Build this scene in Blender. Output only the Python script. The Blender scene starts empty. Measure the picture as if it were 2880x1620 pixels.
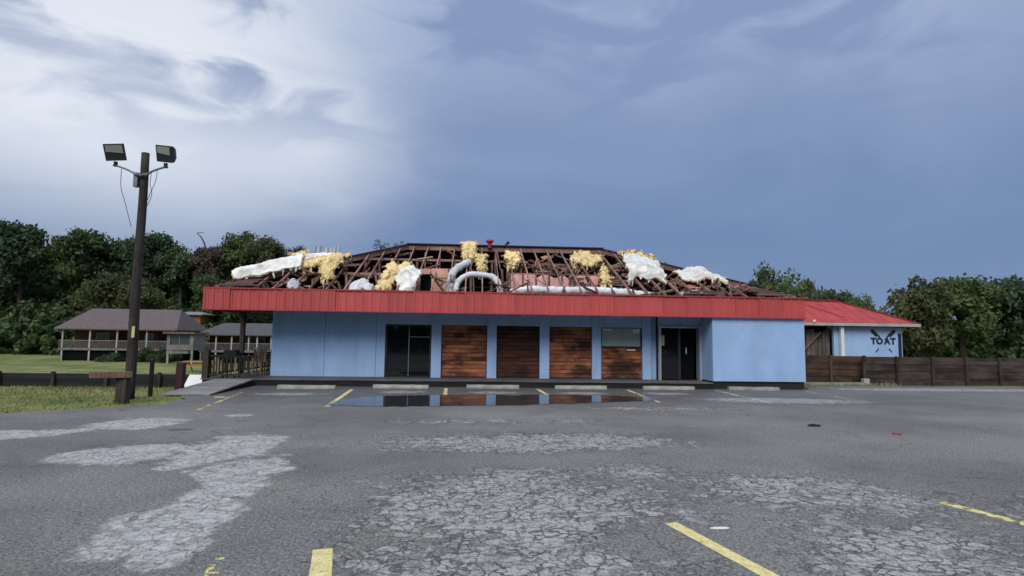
import bpy, bmesh, math, random
import numpy as np
from mathutils import Vector, Matrix, noise as mnoise

R = math.radians
rnd = random.Random(7)
SC = bpy.context.scene
COL = SC.collection

# ------------------------------------------------------------------ camera
EYE = Vector((0, 0, 1.7))
yaw, pitch, roll = R(3.66), R(5.04), R(0.76)
fw = Vector((math.sin(yaw) * math.cos(pitch), math.cos(yaw) * math.cos(pitch), math.sin(pitch)))
rt0 = Vector((math.cos(yaw), -math.sin(yaw), 0)); up0 = rt0.cross(fw)
rt = rt0 * math.cos(roll) + up0 * math.sin(roll); up = rt.cross(fw)
cam = bpy.data.cameras.new('camera'); cam.sensor_width = 36; cam.lens = 36 * 1644 / 2880
cam.clip_start = 0.1; cam.clip_end = 6000
co = bpy.data.objects.new('camera', cam); COL.objects.link(co)
m3 = Matrix((rt, up, -fw)).transposed()
co.matrix_world = Matrix.Translation(EYE) @ m3.to_4x4()
SC.camera = co

# ------------------------------------------------------------------ sky and sun
SUN_EL, SUN_AZ = R(42), R(200)          # azimuth clockwise from +Y: behind the camera, to the left
def world():
    w = bpy.data.worlds.new('World'); SC.world = w; w.use_nodes = True
    nt = w.node_tree; nt.nodes.clear(); N = nt.nodes.new; L = nt.links.new
    out = N('ShaderNodeOutputWorld'); bg = N('ShaderNodeBackground'); bg.inputs[1].default_value = 0.1
    L(bg.outputs[0], out.inputs[0])
    sky = N('ShaderNodeTexSky'); sky.sky_type = 'NISHITA'; sky.sun_disc = False
    sky.sun_elevation = SUN_EL; sky.sun_rotation = SUN_AZ
    tc = N('ShaderNodeTexCoord'); d = tc.outputs['Generated']
    def math_(op, a, b=None, clamp=False):
        n = N('ShaderNodeMath'); n.operation = op; n.use_clamp = clamp
        for i, v in enumerate((a, b)):
            if v is None: continue
            if isinstance(v, (int, float)): n.inputs[i].default_value = v
            else: L(v, n.inputs[i])
        return n.outputs[0]
    def noise(scale, det, stretch, off=(0, 0, 0), dist=0.0):
        mp = N('ShaderNodeMapping'); mp.inputs['Scale'].default_value = stretch; mp.inputs['Location'].default_value = off
        L(d, mp.inputs[0]); n = N('ShaderNodeTexNoise'); n.inputs['Scale'].default_value = scale
        n.inputs['Detail'].default_value = det; n.inputs['Roughness'].default_value = 0.5; n.inputs['Distortion'].default_value = dist
        L(mp.outputs[0], n.inputs['Vector']); return n.outputs['Fac']
    def mrange(v, a, b, c, e, smooth=True):
        n = N('ShaderNodeMapRange'); n.interpolation_type = 'SMOOTHSTEP' if smooth else 'LINEAR'
        L(v, n.inputs[0])
        for i, k in enumerate((a, b, c, e)): n.inputs[i + 1].default_value = k
        return n.outputs[0]
    def mix(f, a, b):
        n = N('ShaderNodeMix'); n.data_type = 'RGBA'
        for s, v in ((0, f), (6, a), (7, b)):
            if isinstance(v, (int, float)): n.inputs[s].default_value = v
            elif isinstance(v, tuple): n.inputs[s].default_value = (*v, 1)
            else: L(v, n.inputs[s])
        return n.outputs[2]
    sep = N('ShaderNodeSeparateXYZ'); L(d, sep.inputs[0])
    el = sep.outputs[2]
    # storm deck: slate blue low down, paler towards the zenith (overcast luminance)
    n1 = noise(1.7, 5, (1, 1, 2.4), (3, 1, 0), 0.6)
    n2 = noise(4.5, 6, (1, 1, 3.0), (0, 7, 2), 0.8)
    e2 = math_('ADD', el, math_('MULTIPLY', math_('SUBTRACT', n1, 0.5), 0.30))
    low = mix(mrange(e2, 0.16, 0.52, 0, 1), (0.92, 1.42, 2.60), (2.45, 3.00, 4.30))
    deck = mix(mrange(e2, 0.5, 0.95, 0, 1), low, (8.6, 9.0, 9.7))
    # thin bright veil of cloud low on the left, where the deck opens
    dot = N('ShaderNodeVectorMath'); dot.operation = 'DOT_PRODUCT'; L(d, dot.inputs[0])
    bd = Vector((-0.48, 0.81, 0.335)).normalized(); dot.inputs[1].default_value = bd
    veil = math_('ADD', dot.outputs['Value'], math_('MULTIPLY', math_('SUBTRACT', n1, 0.5), 0.055))
    veil = math_('ADD', veil, math_('MULTIPLY', math_('SUBTRACT', n2, 0.5), 0.06))
    c1 = mix(math_('MULTIPLY', math_('POWER', mrange(veil, 0.875, 1.01, 0, 1), 1.5), mrange(el, 0.10, 0.30, 0.25, 1)), deck, (5.5, 5.75, 6.2))
    # soft darker streaks
    st = mrange(n2, 0.42, 0.64, 0, 0.85)
    st = math_('MULTIPLY', st, mrange(el, 0.22, 0.42, 0.15, 1))
    c2 = mix(st, c1, (1.45, 1.95, 3.3))
    fin = mix(0.93, sky.outputs[0], c2)
    L(fin, bg.inputs[0])
world()
sun = bpy.data.lights.new('sun', 'SUN'); sun.energy = 1.5; sun.angle = R(35); sun.color = (1, 0.965, 0.91)
so = bpy.data.objects.new('sun', sun); COL.objects.link(so)
sd = Vector((math.sin(SUN_AZ) * math.cos(SUN_EL), math.cos(SUN_AZ) * math.cos(SUN_EL), math.sin(SUN_EL)))
so.rotation_euler = sd.to_track_quat('Z', 'Y').to_euler()
SC.view_settings.view_transform = 'Standard'; SC.view_settings.look = 'None'
SC.view_settings.exposure = 0.62; SC.view_settings.gamma = 1.0; SC.view_settings.use_curve_mapping = False
SC.render.engine = 'CYCLES'; SC.cycles.use_denoising = True; SC.cycles.filter_width = 1.55
SC.cycles.max_bounces = 6; SC.cycles.transparent_max_bounces = 8

# ------------------------------------------------------------------ materials
class G:
    """small node-graph helper"""
    def __init__(s, name):
        s.m = bpy.data.materials.new(name); s.m.use_nodes = True; s.nt = s.m.node_tree
        s.b = s.nt.nodes['Principled BSDF']; s.out = s.nt.nodes['Material Output']
        s.tc = s.nt.nodes.new('ShaderNodeTexCoord'); s.obj = s.tc.outputs['Object']
    def n(s, t): return s.nt.nodes.new(t)
    def l(s, a, b): s.nt.links.new(a, b)
    def put(s, sock, v):
        if isinstance(v, (int, float)): sock.default_value = v
        elif isinstance(v, (tuple, list)): sock.default_value = (*v, 1) if len(v) == 3 and len(sock.default_value) == 4 else v
        else: s.l(v, sock)
    def math(s, op, a, b=0.0, clamp=False):
        n = s.n('ShaderNodeMath'); n.operation = op; n.use_clamp = clamp; s.put(n.inputs[0], a); s.put(n.inputs[1], b); return n.outputs[0]
    def noise(s, scale, det=4, stretch=(1, 1, 1), rough=0.55, vec=None, loc=None):
        mp = s.n('ShaderNodeMapping'); mp.inputs['Scale'].default_value = stretch
        if loc is not None: s.put(mp.inputs['Location'], loc)
        s.l(vec or s.obj, mp.inputs[0]); n = s.n('ShaderNodeTexNoise')
        n.inputs['Scale'].default_value = scale; n.inputs['Detail'].default_value = det; n.inputs['Roughness'].default_value = rough
        s.l(mp.outputs[0], n.inputs['Vector']); return n.outputs['Fac']
    def vor(s, scale, feat='DISTANCE_TO_EDGE', vec=None):
        n = s.n('ShaderNodeTexVoronoi'); n.feature = feat; n.inputs['Scale'].default_value = scale
        s.l(vec or s.obj, n.inputs['Vector']); return n.outputs['Distance']
    def mr(s, v, a, b, c=0.0, e=1.0):
        n = s.n('ShaderNodeMapRange'); n.interpolation_type = 'SMOOTHSTEP'; s.put(n.inputs[0], v)
        for i, k in enumerate((a, b, c, e)): s.put(n.inputs[i + 1], k)
        return n.outputs[0]
    def mix(s, f, a, b, mode='MIX'):
        n = s.n('ShaderNodeMix'); n.data_type = 'RGBA'; n.blend_type = mode
        s.put(n.inputs[0], f); s.put(n.inputs[6], a); s.put(n.inputs[7], b); return n.outputs[2]
    def val(s, col, v):
        n = s.n('ShaderNodeHueSaturation'); s.put(n.inputs['Color'], col); s.put(n.inputs['Value'], v); return n.outputs[0]
    def rand(s): return s.n('ShaderNodeObjectInfo').outputs['Random']
    def bump(s, h, st=0.3, dist=0.02):
        n = s.n('ShaderNodeBump'); n.inputs['Strength'].default_value = st; n.inputs['Distance'].default_value = dist
        s.l(h, n.inputs['Height']); s.l(n.outputs[0], s.b.inputs['Normal'])
    def fin(s, col, rough=0.8, spec=None):
        s.put(s.b.inputs['Base Color'], col); s.put(s.b.inputs['Roughness'], rough)
        if spec is not None: s.b.inputs['Specular IOR Level'].default_value = spec
        return s.m

def simple(name, col, rough=0.8, var=0.3, scale=3.0, stretch=(1, 1, 1), rnd_amt=0.15, dirt=None, dirt_amt=0.5, bump=0.0, spec=0.3, metal=0.0):
    g = G(name)
    v = g.math('ADD', g.mr(g.noise(scale, 6, stretch), 0.25, 0.75, 1 - var, 1 + var), g.math('MULTIPLY', g.math('SUBTRACT', g.rand(), 0.5), rnd_amt * 2))
    c = g.val(col, v)
    if dirt: c = g.mix(g.mr(g.noise(scale * 0.37, 7, stretch, 0.65, loc=(5, 3, 1)), 0.48, 0.72, 0, dirt_amt), c, dirt)
    if bump: g.bump(g.noise(scale * 4, 5, stretch), bump, 0.02)
    g.b.inputs['Metallic'].default_value = metal
    return g.fin(c, rough, spec)

def wood(name, col, dark, rough=0.8, axis='x', grain=1.0, char=0.4, rnd_amt=0.3, tint=None):
    """weathered planks: long grain, dark stains, every board its own tone"""
    g = G(name)
    st = {'x': (0.6, 9, 9), 'y': (9, 0.6, 9), 'z': (9, 9, 0.6)}[axis]
    r = g.rand()
    off = g.n('ShaderNodeCombineXYZ'); g.l(g.math('MULTIPLY', r, 37.0), off.inputs[0]); g.l(g.math('MULTIPLY', r, 11.0), off.inputs[2])
    gr = g.noise(3.0 * grain, 8, st, 0.6, loc=off.outputs[0])
    c = g.val(col, g.math('ADD', g.mr(gr, 0.25, 0.75, 0.6, 1.4), g.math('MULTIPLY', g.math('SUBTRACT', r, 0.5), rnd_amt * 2)))
    if tint: c = g.mix(g.mr(g.noise(0.9, 3, (1, 1, 1), loc=off.outputs[0]), 0.4, 0.65, 0, 0.7), c, tint)
    c = g.mix(g.mr(g.noise(1.3, 6, (0.6, 1, 1.2), 0.65), 0.45, 0.62, 0, char), c, dark)
    g.bump(gr, 0.35, 0.01)
    return g.fin(c, rough, 0.25)

M = {}
M['blue'] = None
def mat_blue(name, streak):
    g = G(name)
    base = (0.315, 0.465, 0.70)
    c = g.val(base, g.mr(g.noise(1.6, 6, (1, 1, 0.6)), 0.3, 0.7, 0.92, 1.07))
    c = g.mix(g.mr(g.noise(0.8, 8, (4, 4, 0.35), 0.65), 0.5, 0.75, 0, streak), c, (0.15, 0.22, 0.36))
    c = g.mix(g.mr(g.noise(6, 8, (1, 1, 1), 0.7), 0.6, 0.8, 0, 0.25), c, (0.30, 0.44, 0.66))
    g.bump(g.noise(30, 4), 0.15, 0.01)
    return g.fin(c, 0.62, 0.35)
M['blue'] = mat_blue('blue_painted_siding', 0.35)
M['blue_block'] = mat_blue('blue_painted_block', 0.12)
def mat_red(name):
    g = G(name)
    r = g.rand()
    c = g.val((0.45, 0.073, 0.068), g.math('ADD', g.mr(g.noise(2.2, 6, (1, 1, 0.4)), 0.3, 0.7, 0.88, 1.1), g.math('MULTIPLY', g.math('SUBTRACT', r, 0.5), 0.2)))
    c = g.mix(g.mr(g.noise(1.1, 8, (6, 6, 0.3), 0.65), 0.5, 0.8, 0, 0.3), c, (0.42, 0.16, 0.13))
    return g.fin(c, 0.5, 0.4)
M['red'] = mat_red('red_metal')
M['red_roof'] = simple('red_roofing', (0.33, 0.055, 0.058), 0.85, 0.15, 1.5, dirt=(0.20, 0.06, 0.055), dirt_amt=0.5, spec=0.15)
M['red_trim'] = simple('red_trim_metal', (0.33, 0.05, 0.06), 0.5, 0.12)
M['soffit'] = simple('soffit_board', (0.025, 0.03, 0.04), 0.8, 0.2)  # colour darkened to deepen the shade under the eave
M['dark_frame'] = simple('dark_frame', (0.02, 0.025, 0.035), 0.45, 0.2)
M['grey_frame'] = simple('grey_aluminium', (0.42, 0.45, 0.47), 0.4, 0.1, metal=0.4)
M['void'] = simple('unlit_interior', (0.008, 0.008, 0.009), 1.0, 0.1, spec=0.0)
M['interior'] = simple('interior_wall', (0.05, 0.055, 0.05), 0.9, 0.2)
M['int_floor'] = simple('interior_floor', (0.08, 0.09, 0.07), 0.5, 0.2)
M['bay_wood'] = wood('cedar_boards', (0.19, 0.062, 0.033), (0.022, 0.012, 0.011), 0.75, 'x', 1, 0.85, 0.7, (0.46, 0.19, 0.085))
M['bay_dark'] = wood('dark_cedar_boards', (0.075, 0.028, 0.017), (0.012, 0.008, 0.008), 0.75, 'x', 1, 0.8, 0.35)  # darker version of the cedar boards, used for one bay
M['rafter'] = wood('rafter_wood', (0.26, 0.145, 0.115), (0.08, 0.04, 0.033), 0.8, 'y', 1, 0.45, 0.5, (0.38, 0.28, 0.23))
M['sheath'] = wood('roof_boards', (0.105, 0.05, 0.042), (0.02, 0.013, 0.012), 0.85, 'x', 1, 0.6, 0.35)
M['sheath_y'] = wood('hip_roof_boards', (0.115, 0.05, 0.042), (0.022, 0.013, 0.012), 0.85, 'y', 1, 0.6, 0.35)
M['stick'] = wood('splintered_wood', (0.24, 0.15, 0.11), (0.06, 0.03, 0.025), 0.85, 'z', 1, 0.4, 0.5)
M['shingle'] = simple('old_shingles', (0.03, 0.028, 0.03), 0.9, 0.35, 12)
M['deck'] = wood('grey_deck_boards', (0.105, 0.10, 0.098), (0.03, 0.03, 0.03), 0.7, 'x', 1, 0.4, 0.2)
M['deck_dark'] = wood('dark_skirting', (0.018, 0.018, 0.019), (0.008, 0.008, 0.008), 0.8, 'x', 1, 0.3, 0.3)
M['ramp'] = wood('pale_ramp_boards', (0.22, 0.215, 0.21), (0.13, 0.12, 0.12), 0.75, 'x', 1, 0.3, 0.2)
M['pole'] = wood('creosoted_pole', (0.047, 0.042, 0.036), (0.016, 0.015, 0.014), 0.9, 'z', 1, 0.5, 0.1)
M['dark_timber'] = wood('dark_timber', (0.052, 0.042, 0.033), (0.018, 0.015, 0.013), 0.9, 'z', 1, 0.5, 0.2)
M['maroon_timber'] = wood('maroon_stained_timber', (0.06, 0.028, 0.03), (0.025, 0.014, 0.016), 0.85, 'z', 1, 0.4, 0.1)
M['fence'] = wood('brown_fence_boards', (0.062, 0.034, 0.024), (0.02, 0.013, 0.011), 0.85, 'x', 1, 0.6, 0.35, (0.10, 0.062, 0.043))
M['fence2'] = wood('dark_fence_boards', (0.043, 0.030, 0.025), (0.016, 0.012, 0.011), 0.85, 'x', 1, 0.5, 0.4, (0.09, 0.075, 0.062))
M['concrete'] = simple('wheel_stop_concrete', (0.29, 0.28, 0.25), 0.9, 0.25, 5, dirt=(0.16, 0.155, 0.14), dirt_amt=0.7, bump=0.3)
M['white_paint'] = simple('white_paint', (0.72, 0.72, 0.70), 0.6, 0.08, dirt=(0.4, 0.38, 0.34), dirt_amt=0.3)
M['off_white'] = simple('weathered_white', (0.36, 0.36, 0.34), 0.8, 0.15, 2)
M['porch_grey'] = simple('grey_porch_paint', (0.175, 0.165, 0.155), 0.8, 0.2, 1.5)
M['log'] = wood('log_wall', (0.15, 0.062, 0.035), (0.05, 0.025, 0.016), 0.8, 'x', 0.3, 0.4, 0.1)
M['log_orange'] = wood('orange_log_wall', (0.36, 0.145, 0.045), (0.16, 0.07, 0.03), 0.8, 'x', 0.3, 0.3, 0.1)
M['orange_wood'] = wood('orange_wood', (0.45, 0.19, 0.06), (0.2, 0.09, 0.04), 0.7, 'x', 1, 0.2, 0.2)
M['roof_brown'] = simple('brown_shingles', (0.125, 0.10, 0.102), 0.9, 0.22, 4, (1, 1, 3), dirt=(0.07, 0.06, 0.06))
M['roof_grey'] = simple('charcoal_shingles', (0.085, 0.08, 0.088), 0.9, 0.22, 4, (1, 1, 3), dirt=(0.045, 0.043, 0.046))
M['tin'] = simple('grey_tin', (0.30, 0.33, 0.37), 0.5, 0.2, 2, metal=0.3)
M['black'] = simple('black_metal', (0.012, 0.012, 0.014), 0.5, 0.2)
M['lamp_body'] = simple('lamp_housing', (0.028, 0.03, 0.034), 0.5, 0.15)
M['galv'] = simple('galvanised_steel', (0.20, 0.22, 0.24), 0.45, 0.15, metal=0.5)
M['lens'] = simple('lamp_lens', (0.25, 0.28, 0.22), 0.12, 0.1, spec=0.8)
M['yellow_tag'] = simple('yellow_tag', (0.5, 0.47, 0.2), 0.7, 0.1)
M['pink'] = simple('pink_insulation', (0.76, 0.40, 0.38), 0.95, 0.2, 4, dirt=(0.5, 0.3, 0.26), bump=0.5)
M['peach'] = simple('peach_board', (0.60, 0.34, 0.25), 0.9, 0.2, 3, dirt=(0.4, 0.2, 0.15), dirt_amt=0.6)
M['duct'] = simple('white_duct', (0.66, 0.67, 0.69), 0.6, 0.2, 7, dirt=(0.34, 0.32, 0.31), dirt_amt=0.6, bump=0.9)
M['facing'] = simple('white_facing', (0.74, 0.73, 0.68), 0.65, 0.16, 4, dirt=(0.42, 0.38, 0.31), dirt_amt=0.75, bump=0.8)
M['fibre'] = simple('yellow_fibreglass', (0.74, 0.57, 0.27), 0.95, 0.25, 6, dirt=(0.82, 0.73, 0.47), dirt_amt=0.8, bump=0.9)
M['red_vent'] = simple('red_vent', (0.30, 0.03, 0.03), 0.5, 0.1)
M['white_sheet'] = simple('white_board', (0.80, 0.80, 0.79), 0.7, 0.06)
M['debris'] = simple('dark_debris', (0.018, 0.016, 0.014), 0.8, 0.3)
M['debris_red'] = simple('red_debris', (0.28, 0.05, 0.04), 0.7, 0.2)
M['paper'] = simple('tan_paper', (0.42, 0.33, 0.22), 0.8, 0.2, 8)
M['sign_black'] = simple('black_paint', (0.02, 0.025, 0.04), 0.7, 0.2)
def mat_glass(name, col, rough=0.04, trans=0.0):
    g = G(name); g.b.inputs['IOR'].default_value = 1.5
    g.b.inputs['Transmission Weight'].default_value = trans
    g.bump(g.noise(1.2, 2), 0.05, 0.02)
    return g.fin(col, rough, 0.5)
M['glass_dark'] = mat_glass('dark_glass', (0.006, 0.007, 0.009))
M['glass_green'] = mat_glass('green_glass', (0.30, 0.37, 0.335), 0.06)  # base colour raised to stand in for brightness mirrored in the pane
M['glass_far'] = mat_glass('house_glass', (0.05, 0.065, 0.07), 0.1)
def mat_leaf(name, col, light):
    g = G(name)
    isl = g.n('ShaderNodeNewGeometry').outputs['Random Per Island']
    v = g.math('ADD', g.mr(g.noise(0.45, 3), 0.3, 0.7, 0.65, 1.25), g.math('MULTIPLY', g.math('SUBTRACT', isl, 0.5), 0.7))
    c = g.mix(g.mr(g.noise(0.25, 2, loc=(9, 2, 4)), 0.4, 0.65, 0, 0.8), col, light)
    c = g.val(c, v)
    g.fin(c, 0.75, 0.2)
    tr = g.n('ShaderNodeBsdfTranslucent'); g.l(c, tr.inputs[0])
    ms = g.n('ShaderNodeMixShader'); ms.inputs[0].default_value = 0.25
    g.l(g.b.outputs[0], ms.inputs[1]); g.l(tr.outputs[0], ms.inputs[2]); g.l(ms.outputs[0], g.out.inputs[0])
    return g.m
M['leaf'] = mat_leaf('leaf_mid', (0.058, 0.098, 0.04), (0.10, 0.138, 0.052))
M['leaf_dark'] = mat_leaf('leaf_dark', (0.05, 0.09, 0.046), (0.08, 0.122, 0.055))
M['leaf_olive'] = mat_leaf('leaf_olive', (0.08, 0.098, 0.04), (0.115, 0.125, 0.056))
M['leaf_brown'] = mat_leaf('leaf_russet', (0.085, 0.06, 0.042), (0.11, 0.085, 0.06))
M['leaf_bright'] = mat_leaf('leaf_bright', (0.075, 0.125, 0.03), (0.13, 0.18, 0.05))
M['bark'] = simple('bark', (0.06, 0.05, 0.04), 0.95, 0.3, 4, (1, 1, 0.3))
def mat_grass():
    g = G('lawn')
    c = g.mix(g.mr(g.noise(0.35, 5), 0.35, 0.65), (0.09, 0.135, 0.038), (0.22, 0.21, 0.09))
    c = g.mix(g.mr(g.noise(1.4, 6, (1, 1, 1), 0.65), 0.55, 0.72, 0, 0.7), c, (0.26, 0.22, 0.13))
    c = g.val(c, g.mr(g.noise(18, 4), 0.25, 0.75, 0.7, 1.3))
    return g.fin(c, 0.95, 0.1)
M['lawn'] = mat_grass()
M['blade'] = mat_leaf('grass_blades', (0.19, 0.22, 0.075), (0.36, 0.33, 0.16))

def mat_asphalt():
    g = G('worn_asphalt')
    P = g.obj
    sep = g.n('ShaderNodeSeparateXYZ'); g.l(P, sep.inputs[0])
    def blob(cx, cy, rx, ry, rot=0.0, amp=1.0):
        mp = g.n('ShaderNodeMapping'); mp.vector_type = 'TEXTURE'
        mp.inputs['Location'].default_value = (cx, cy, 0); mp.inputs['Rotation'].default_value = (0, 0, R(rot)); mp.inputs['Scale'].default_value = (rx, ry, 1e4)
        g.l(P, mp.inputs[0]); ln = g.n('ShaderNodeVectorMath'); ln.operation = 'LENGTH'; g.l(mp.outputs[0], ln.inputs[0])
        return g.mr(ln.outputs['Value'], 0.25, 1.5, amp, 0.0)
    def total(bl):
        t = None
        for b in bl:
            v = blob(*b); t = v if t is None else g.math('MAXIMUM', t, v)
        return t
    edge = g.noise(1.1, 9, (1, 1, 1), 0.68)
    # dry, chalky areas with their own outlines
    crusted = total([(-3.75, 9.3, 0.95, 1.5, 0), (-2.95, 7.6, 0.75, 1.7, 6), (-2.75, 5.7, 0.62, 1.1, 0), (-4.9, 8.9, 1.1, 0.95, 20), (-2.35, 4.9, 0.35, 0.4, 0),
                     (-6.4, 11.9, 1.0, 0.9, 10), (-5.0, 13.1, 0.33, 0.22, 0), (-8.2, 10.4, 2.0, 0.7, 20)])
    hole = total([(-3.85, 6.8, 0.75, 0.8, 20), (-5.0, 10.2, 0.5, 0.5, 0)])
    crust = g.math('SUBTRACT', g.math('ADD', crusted, g.math('MULTIPLY', g.math('SUBTRACT', edge, 0.5), 2.3)), g.math('MULTIPLY', hole, 1.3))
    crust = g.mr(g.math('ADD', crust, g.math('MULTIPLY', g.math('SUBTRACT', g.noise(9, 6, (1, 1, 1), 0.7, loc=(7, 7, 7)), 0.5), 0.5)), 0.46, 0.72)
    alli = total([(0.5, 6.2, 1.9, 2.0, 0), (1.1, 9.9, 3.0, 1.1, 4, 1.0), (0.4, 4.6, 1.7, 1.0, 0, 0.85), (3.9, 6.6, 1.6, 1.2, -30, 0.85), (3.6, 4.7, 1.3, 1.1, 0, 0.8), (2.3, 7.6, 1.2, 0.6, -20, .7),
                  (6.5, 5.5, 1.6, 1.2, 0, 0.7), (0.8, 12.4, 3.2, 0.5, 3, 0.62), (4.6, 14.8, 2.6, 0.45, 0, 0.8), (9.2, 17.0, 3.0, 0.9, -4, 1.25), (-2.2, 18.9, 0.9, 0.55, 0, 1.2), (0.7, 18.95, 0.9, 0.5, 0, 1.25), (3.6, 18.95, 0.9, 0.5, 0, 1.3), (6.3, 19.0, 0.9, 0.5, 0, 1.2), (18, 21.5, 6, 0.8, 0, 1.2), (-5.4, 18.0, 1.3, 0.5, 0, 1.0)])
    # alligator cracking: two scales of cells, bent by noise
    nz = g.n('ShaderNodeTexNoise'); nz.inputs['Scale'].default_value = 3.4; nz.inputs['Detail'].default_value = 6; nz.inputs['Roughness'].default_value = 0.65; g.l(P, nz.inputs['Vector'])
    vm = g.n('ShaderNodeVectorMath'); vm.operation = 'MULTIPLY_ADD'; g.l(nz.outputs['Color'], vm.inputs[0]); vm.inputs[1].default_value = (0.42, 0.42, 0); g.l(P, vm.inputs[2])
    fl = g.n('ShaderNodeVectorMath'); fl.operation = 'MULTIPLY'; g.l(vm.outputs[0], fl.inputs[0]); fl.inputs[1].default_value = (1, 1, 0)
    c1 = g.vor(8.5, vec=fl.outputs[0]); c2 = g.vor(1.1, vec=fl.outputs[0])
    cell = g.n('ShaderNodeTexVoronoi'); cell.feature = 'F1'; cell.inputs['Scale'].default_value = 8.5; g.l(fl.outputs[0], cell.inputs['Vector'])
    cs = g.n('ShaderNodeSeparateColor'); g.l(cell.outputs['Color'], cs.inputs[0])
    alli = g.math('SUBTRACT', alli, total([(-0.6, 8.45, 2.2, 0.42, 0, 0.55), (3.0, 8.9, 1.6, 0.4, 8, 0.5), (1.6, 5.1, 0.7, 0.5, 0, 0.45)]))
    alli = g.math('ADD', alli, g.math('MULTIPLY', g.math('SUBTRACT', edge, 0.5), 1.4))
    alli = g.math('ADD', alli, g.math('MULTIPLY', g.math('SUBTRACT', cs.outputs[0], 0.5), 0.42))
    pale = g.mr(g.math('ADD', alli, g.math('MULTIPLY', g.math('SUBTRACT', g.noise(7, 6, (1, 1, 1), 0.75, loc=(8, 1, 2)), 0.5), 1.7)), 0.40, 1.0)
    near_crack = g.math('MAXIMUM', g.mr(alli, 0.2, 0.7), g.math('MULTIPLY', crust, 0.55))
    crack = g.math('MULTIPLY', g.math('MULTIPLY', g.mr(c1, 0.012, 0.095, 1, 0), near_crack), g.mr(g.noise(3.5, 5, (1, 1, 1), 0.65, loc=(2, 2, 6)), 0.34, 0.54))
    long_crack = g.math('MULTIPLY', g.mr(c2, 0.002, 0.012, 1, 0), g.mr(g.noise(0.5, 3, loc=(4, 4, 0)), 0.42, 0.55))
    speck = g.noise(38, 3, (1, 1, 1), 0.7); speck2 = g.noise(120, 2)
    base = g.mix(g.mr(g.noise(0.28, 6, (1, 1, 1), 0.6, loc=(2, 7, 0)), 0.35, 0.65), (0.112, 0.110, 0.106), (0.178, 0.175, 0.168))
    base = g.mix(g.mr(g.noise(0.7, 6, loc=(1, 1, 3)), 0.5, 0.72, 0, 0.5), base, (0.175, 0.165, 0.148))
    base = g.val(base, g.mr(speck, 0.30, 0.70, 0.45, 1.6))
    # damp, darker asphalt along the building
    damp = g.math('MULTIPLY', g.mr(g.math('ADD', sep.outputs[1], g.math('MULTIPLY', g.math('SUBTRACT', edge, 0.5), 5.0)), 13.5, 17.5), g.mr(sep.outputs[0], 9.5, 15.0, 1, 0.35))
    base = g.mix(g.math('MULTIPLY', damp, 0.6), base, (0.062, 0.063, 0.066))
    pc = g.val((0.37, 0.365, 0.355), g.mr(speck, 0.28, 0.72, 0.7, 1.3))
    col = g.mix(g.math('MULTIPLY', pale, 0.85), base, pc)
    cc = g.mix(g.mr(g.noise(5, 6, (1, 1, 1), 0.7, loc=(0, 3, 3)), 0.35, 0.7), (0.47, 0.47, 0.462), (0.30, 0.297, 0.29))
    col = g.mix(g.math('MULTIPLY', crust, 0.9), col, cc)
    col = g.val(col, g.mr(speck2, 0.3, 0.7, 0.75, 1.25))
    col = g.val(col, g.mr(g.noise(20, 4, (1, 1, 1), 0.65, loc=(1, 8, 8)), 0.3, 0.7, 0.78, 1.22))
    chip = g.noise(52, 3, (1, 1, 1), 0.6, loc=(6, 6, 2))
    col = g.mix(g.math('MULTIPLY', g.mr(chip, 0.60, 0.68), 0.55), col, (0.40, 0.40, 0.395))
    col = g.mix(g.math('MULTIPLY', g.mr(chip, 0.40, 0.33), 0.65), col, (0.045, 0.046, 0.048))
    oil = g.mr(g.noise(0.55, 5, (1, 1, 1), 0.6, loc=(12, 3, 5)), 0.60, 0.74)
    col = g.mix(g.math('MULTIPLY', oil, 0.45), col, (0.06, 0.06, 0.062))
    pits = g.math('MAXIMUM', g.mr(g.noise(14, 3, (1, 1, 1), 0.6, loc=(3, 9, 1)), 0.62, 0.70), g.math('MULTIPLY', g.mr(g.noise(30, 4, (1, 1, 1), 0.7, loc=(5, 2, 1)), 0.58, 0.66), 0.8))
    col = g.mix(g.math('MULTIPLY', pits, 0.55), col, (0.06, 0.06, 0.06))
    col = g.mix(g.math('MULTIPLY', crack, 0.9), col, (0.055, 0.056, 0.058))
    col = g.mix(g.math('MULTIPLY', long_crack, 0.7), col, (0.05, 0.05, 0.05))
    moss = g.mr(g.math('ADD', total([(-5.25, 11.1, 0.3, 0.16, 10)]), g.math('MULTIPLY', g.math('SUBTRACT', edge, 0.5), 0.8)), 0.5, 0.7)
    col = g.mix(g.math('MULTIPLY', moss, 0.8), col, (0.06, 0.06, 0.045))
    pot = g.mr(g.math('ADD', total([(-0.2, 5.9, 0.13, 0.11, 0)]), g.math('MULTIPLY', g.math('SUBTRACT', edge, 0.5), 0.8)), 0.5, 0.7)
    col = g.mix(g.math('MULTIPLY', pot, 0.6), col, (0.07, 0.07, 0.07))
    h = g.math('SUBTRACT', g.math('MULTIPLY', speck, 0.5), g.math('MULTIPLY', crack, 0.8)); g.bump(h, 0.8, 0.018)
    rough = g.mix(damp, (0.85, 0.85, 0.85), (0.5, 0.5, 0.5))
    return g.fin(col, rough, 0.35)
M['asphalt'] = mat_asphalt()

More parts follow.
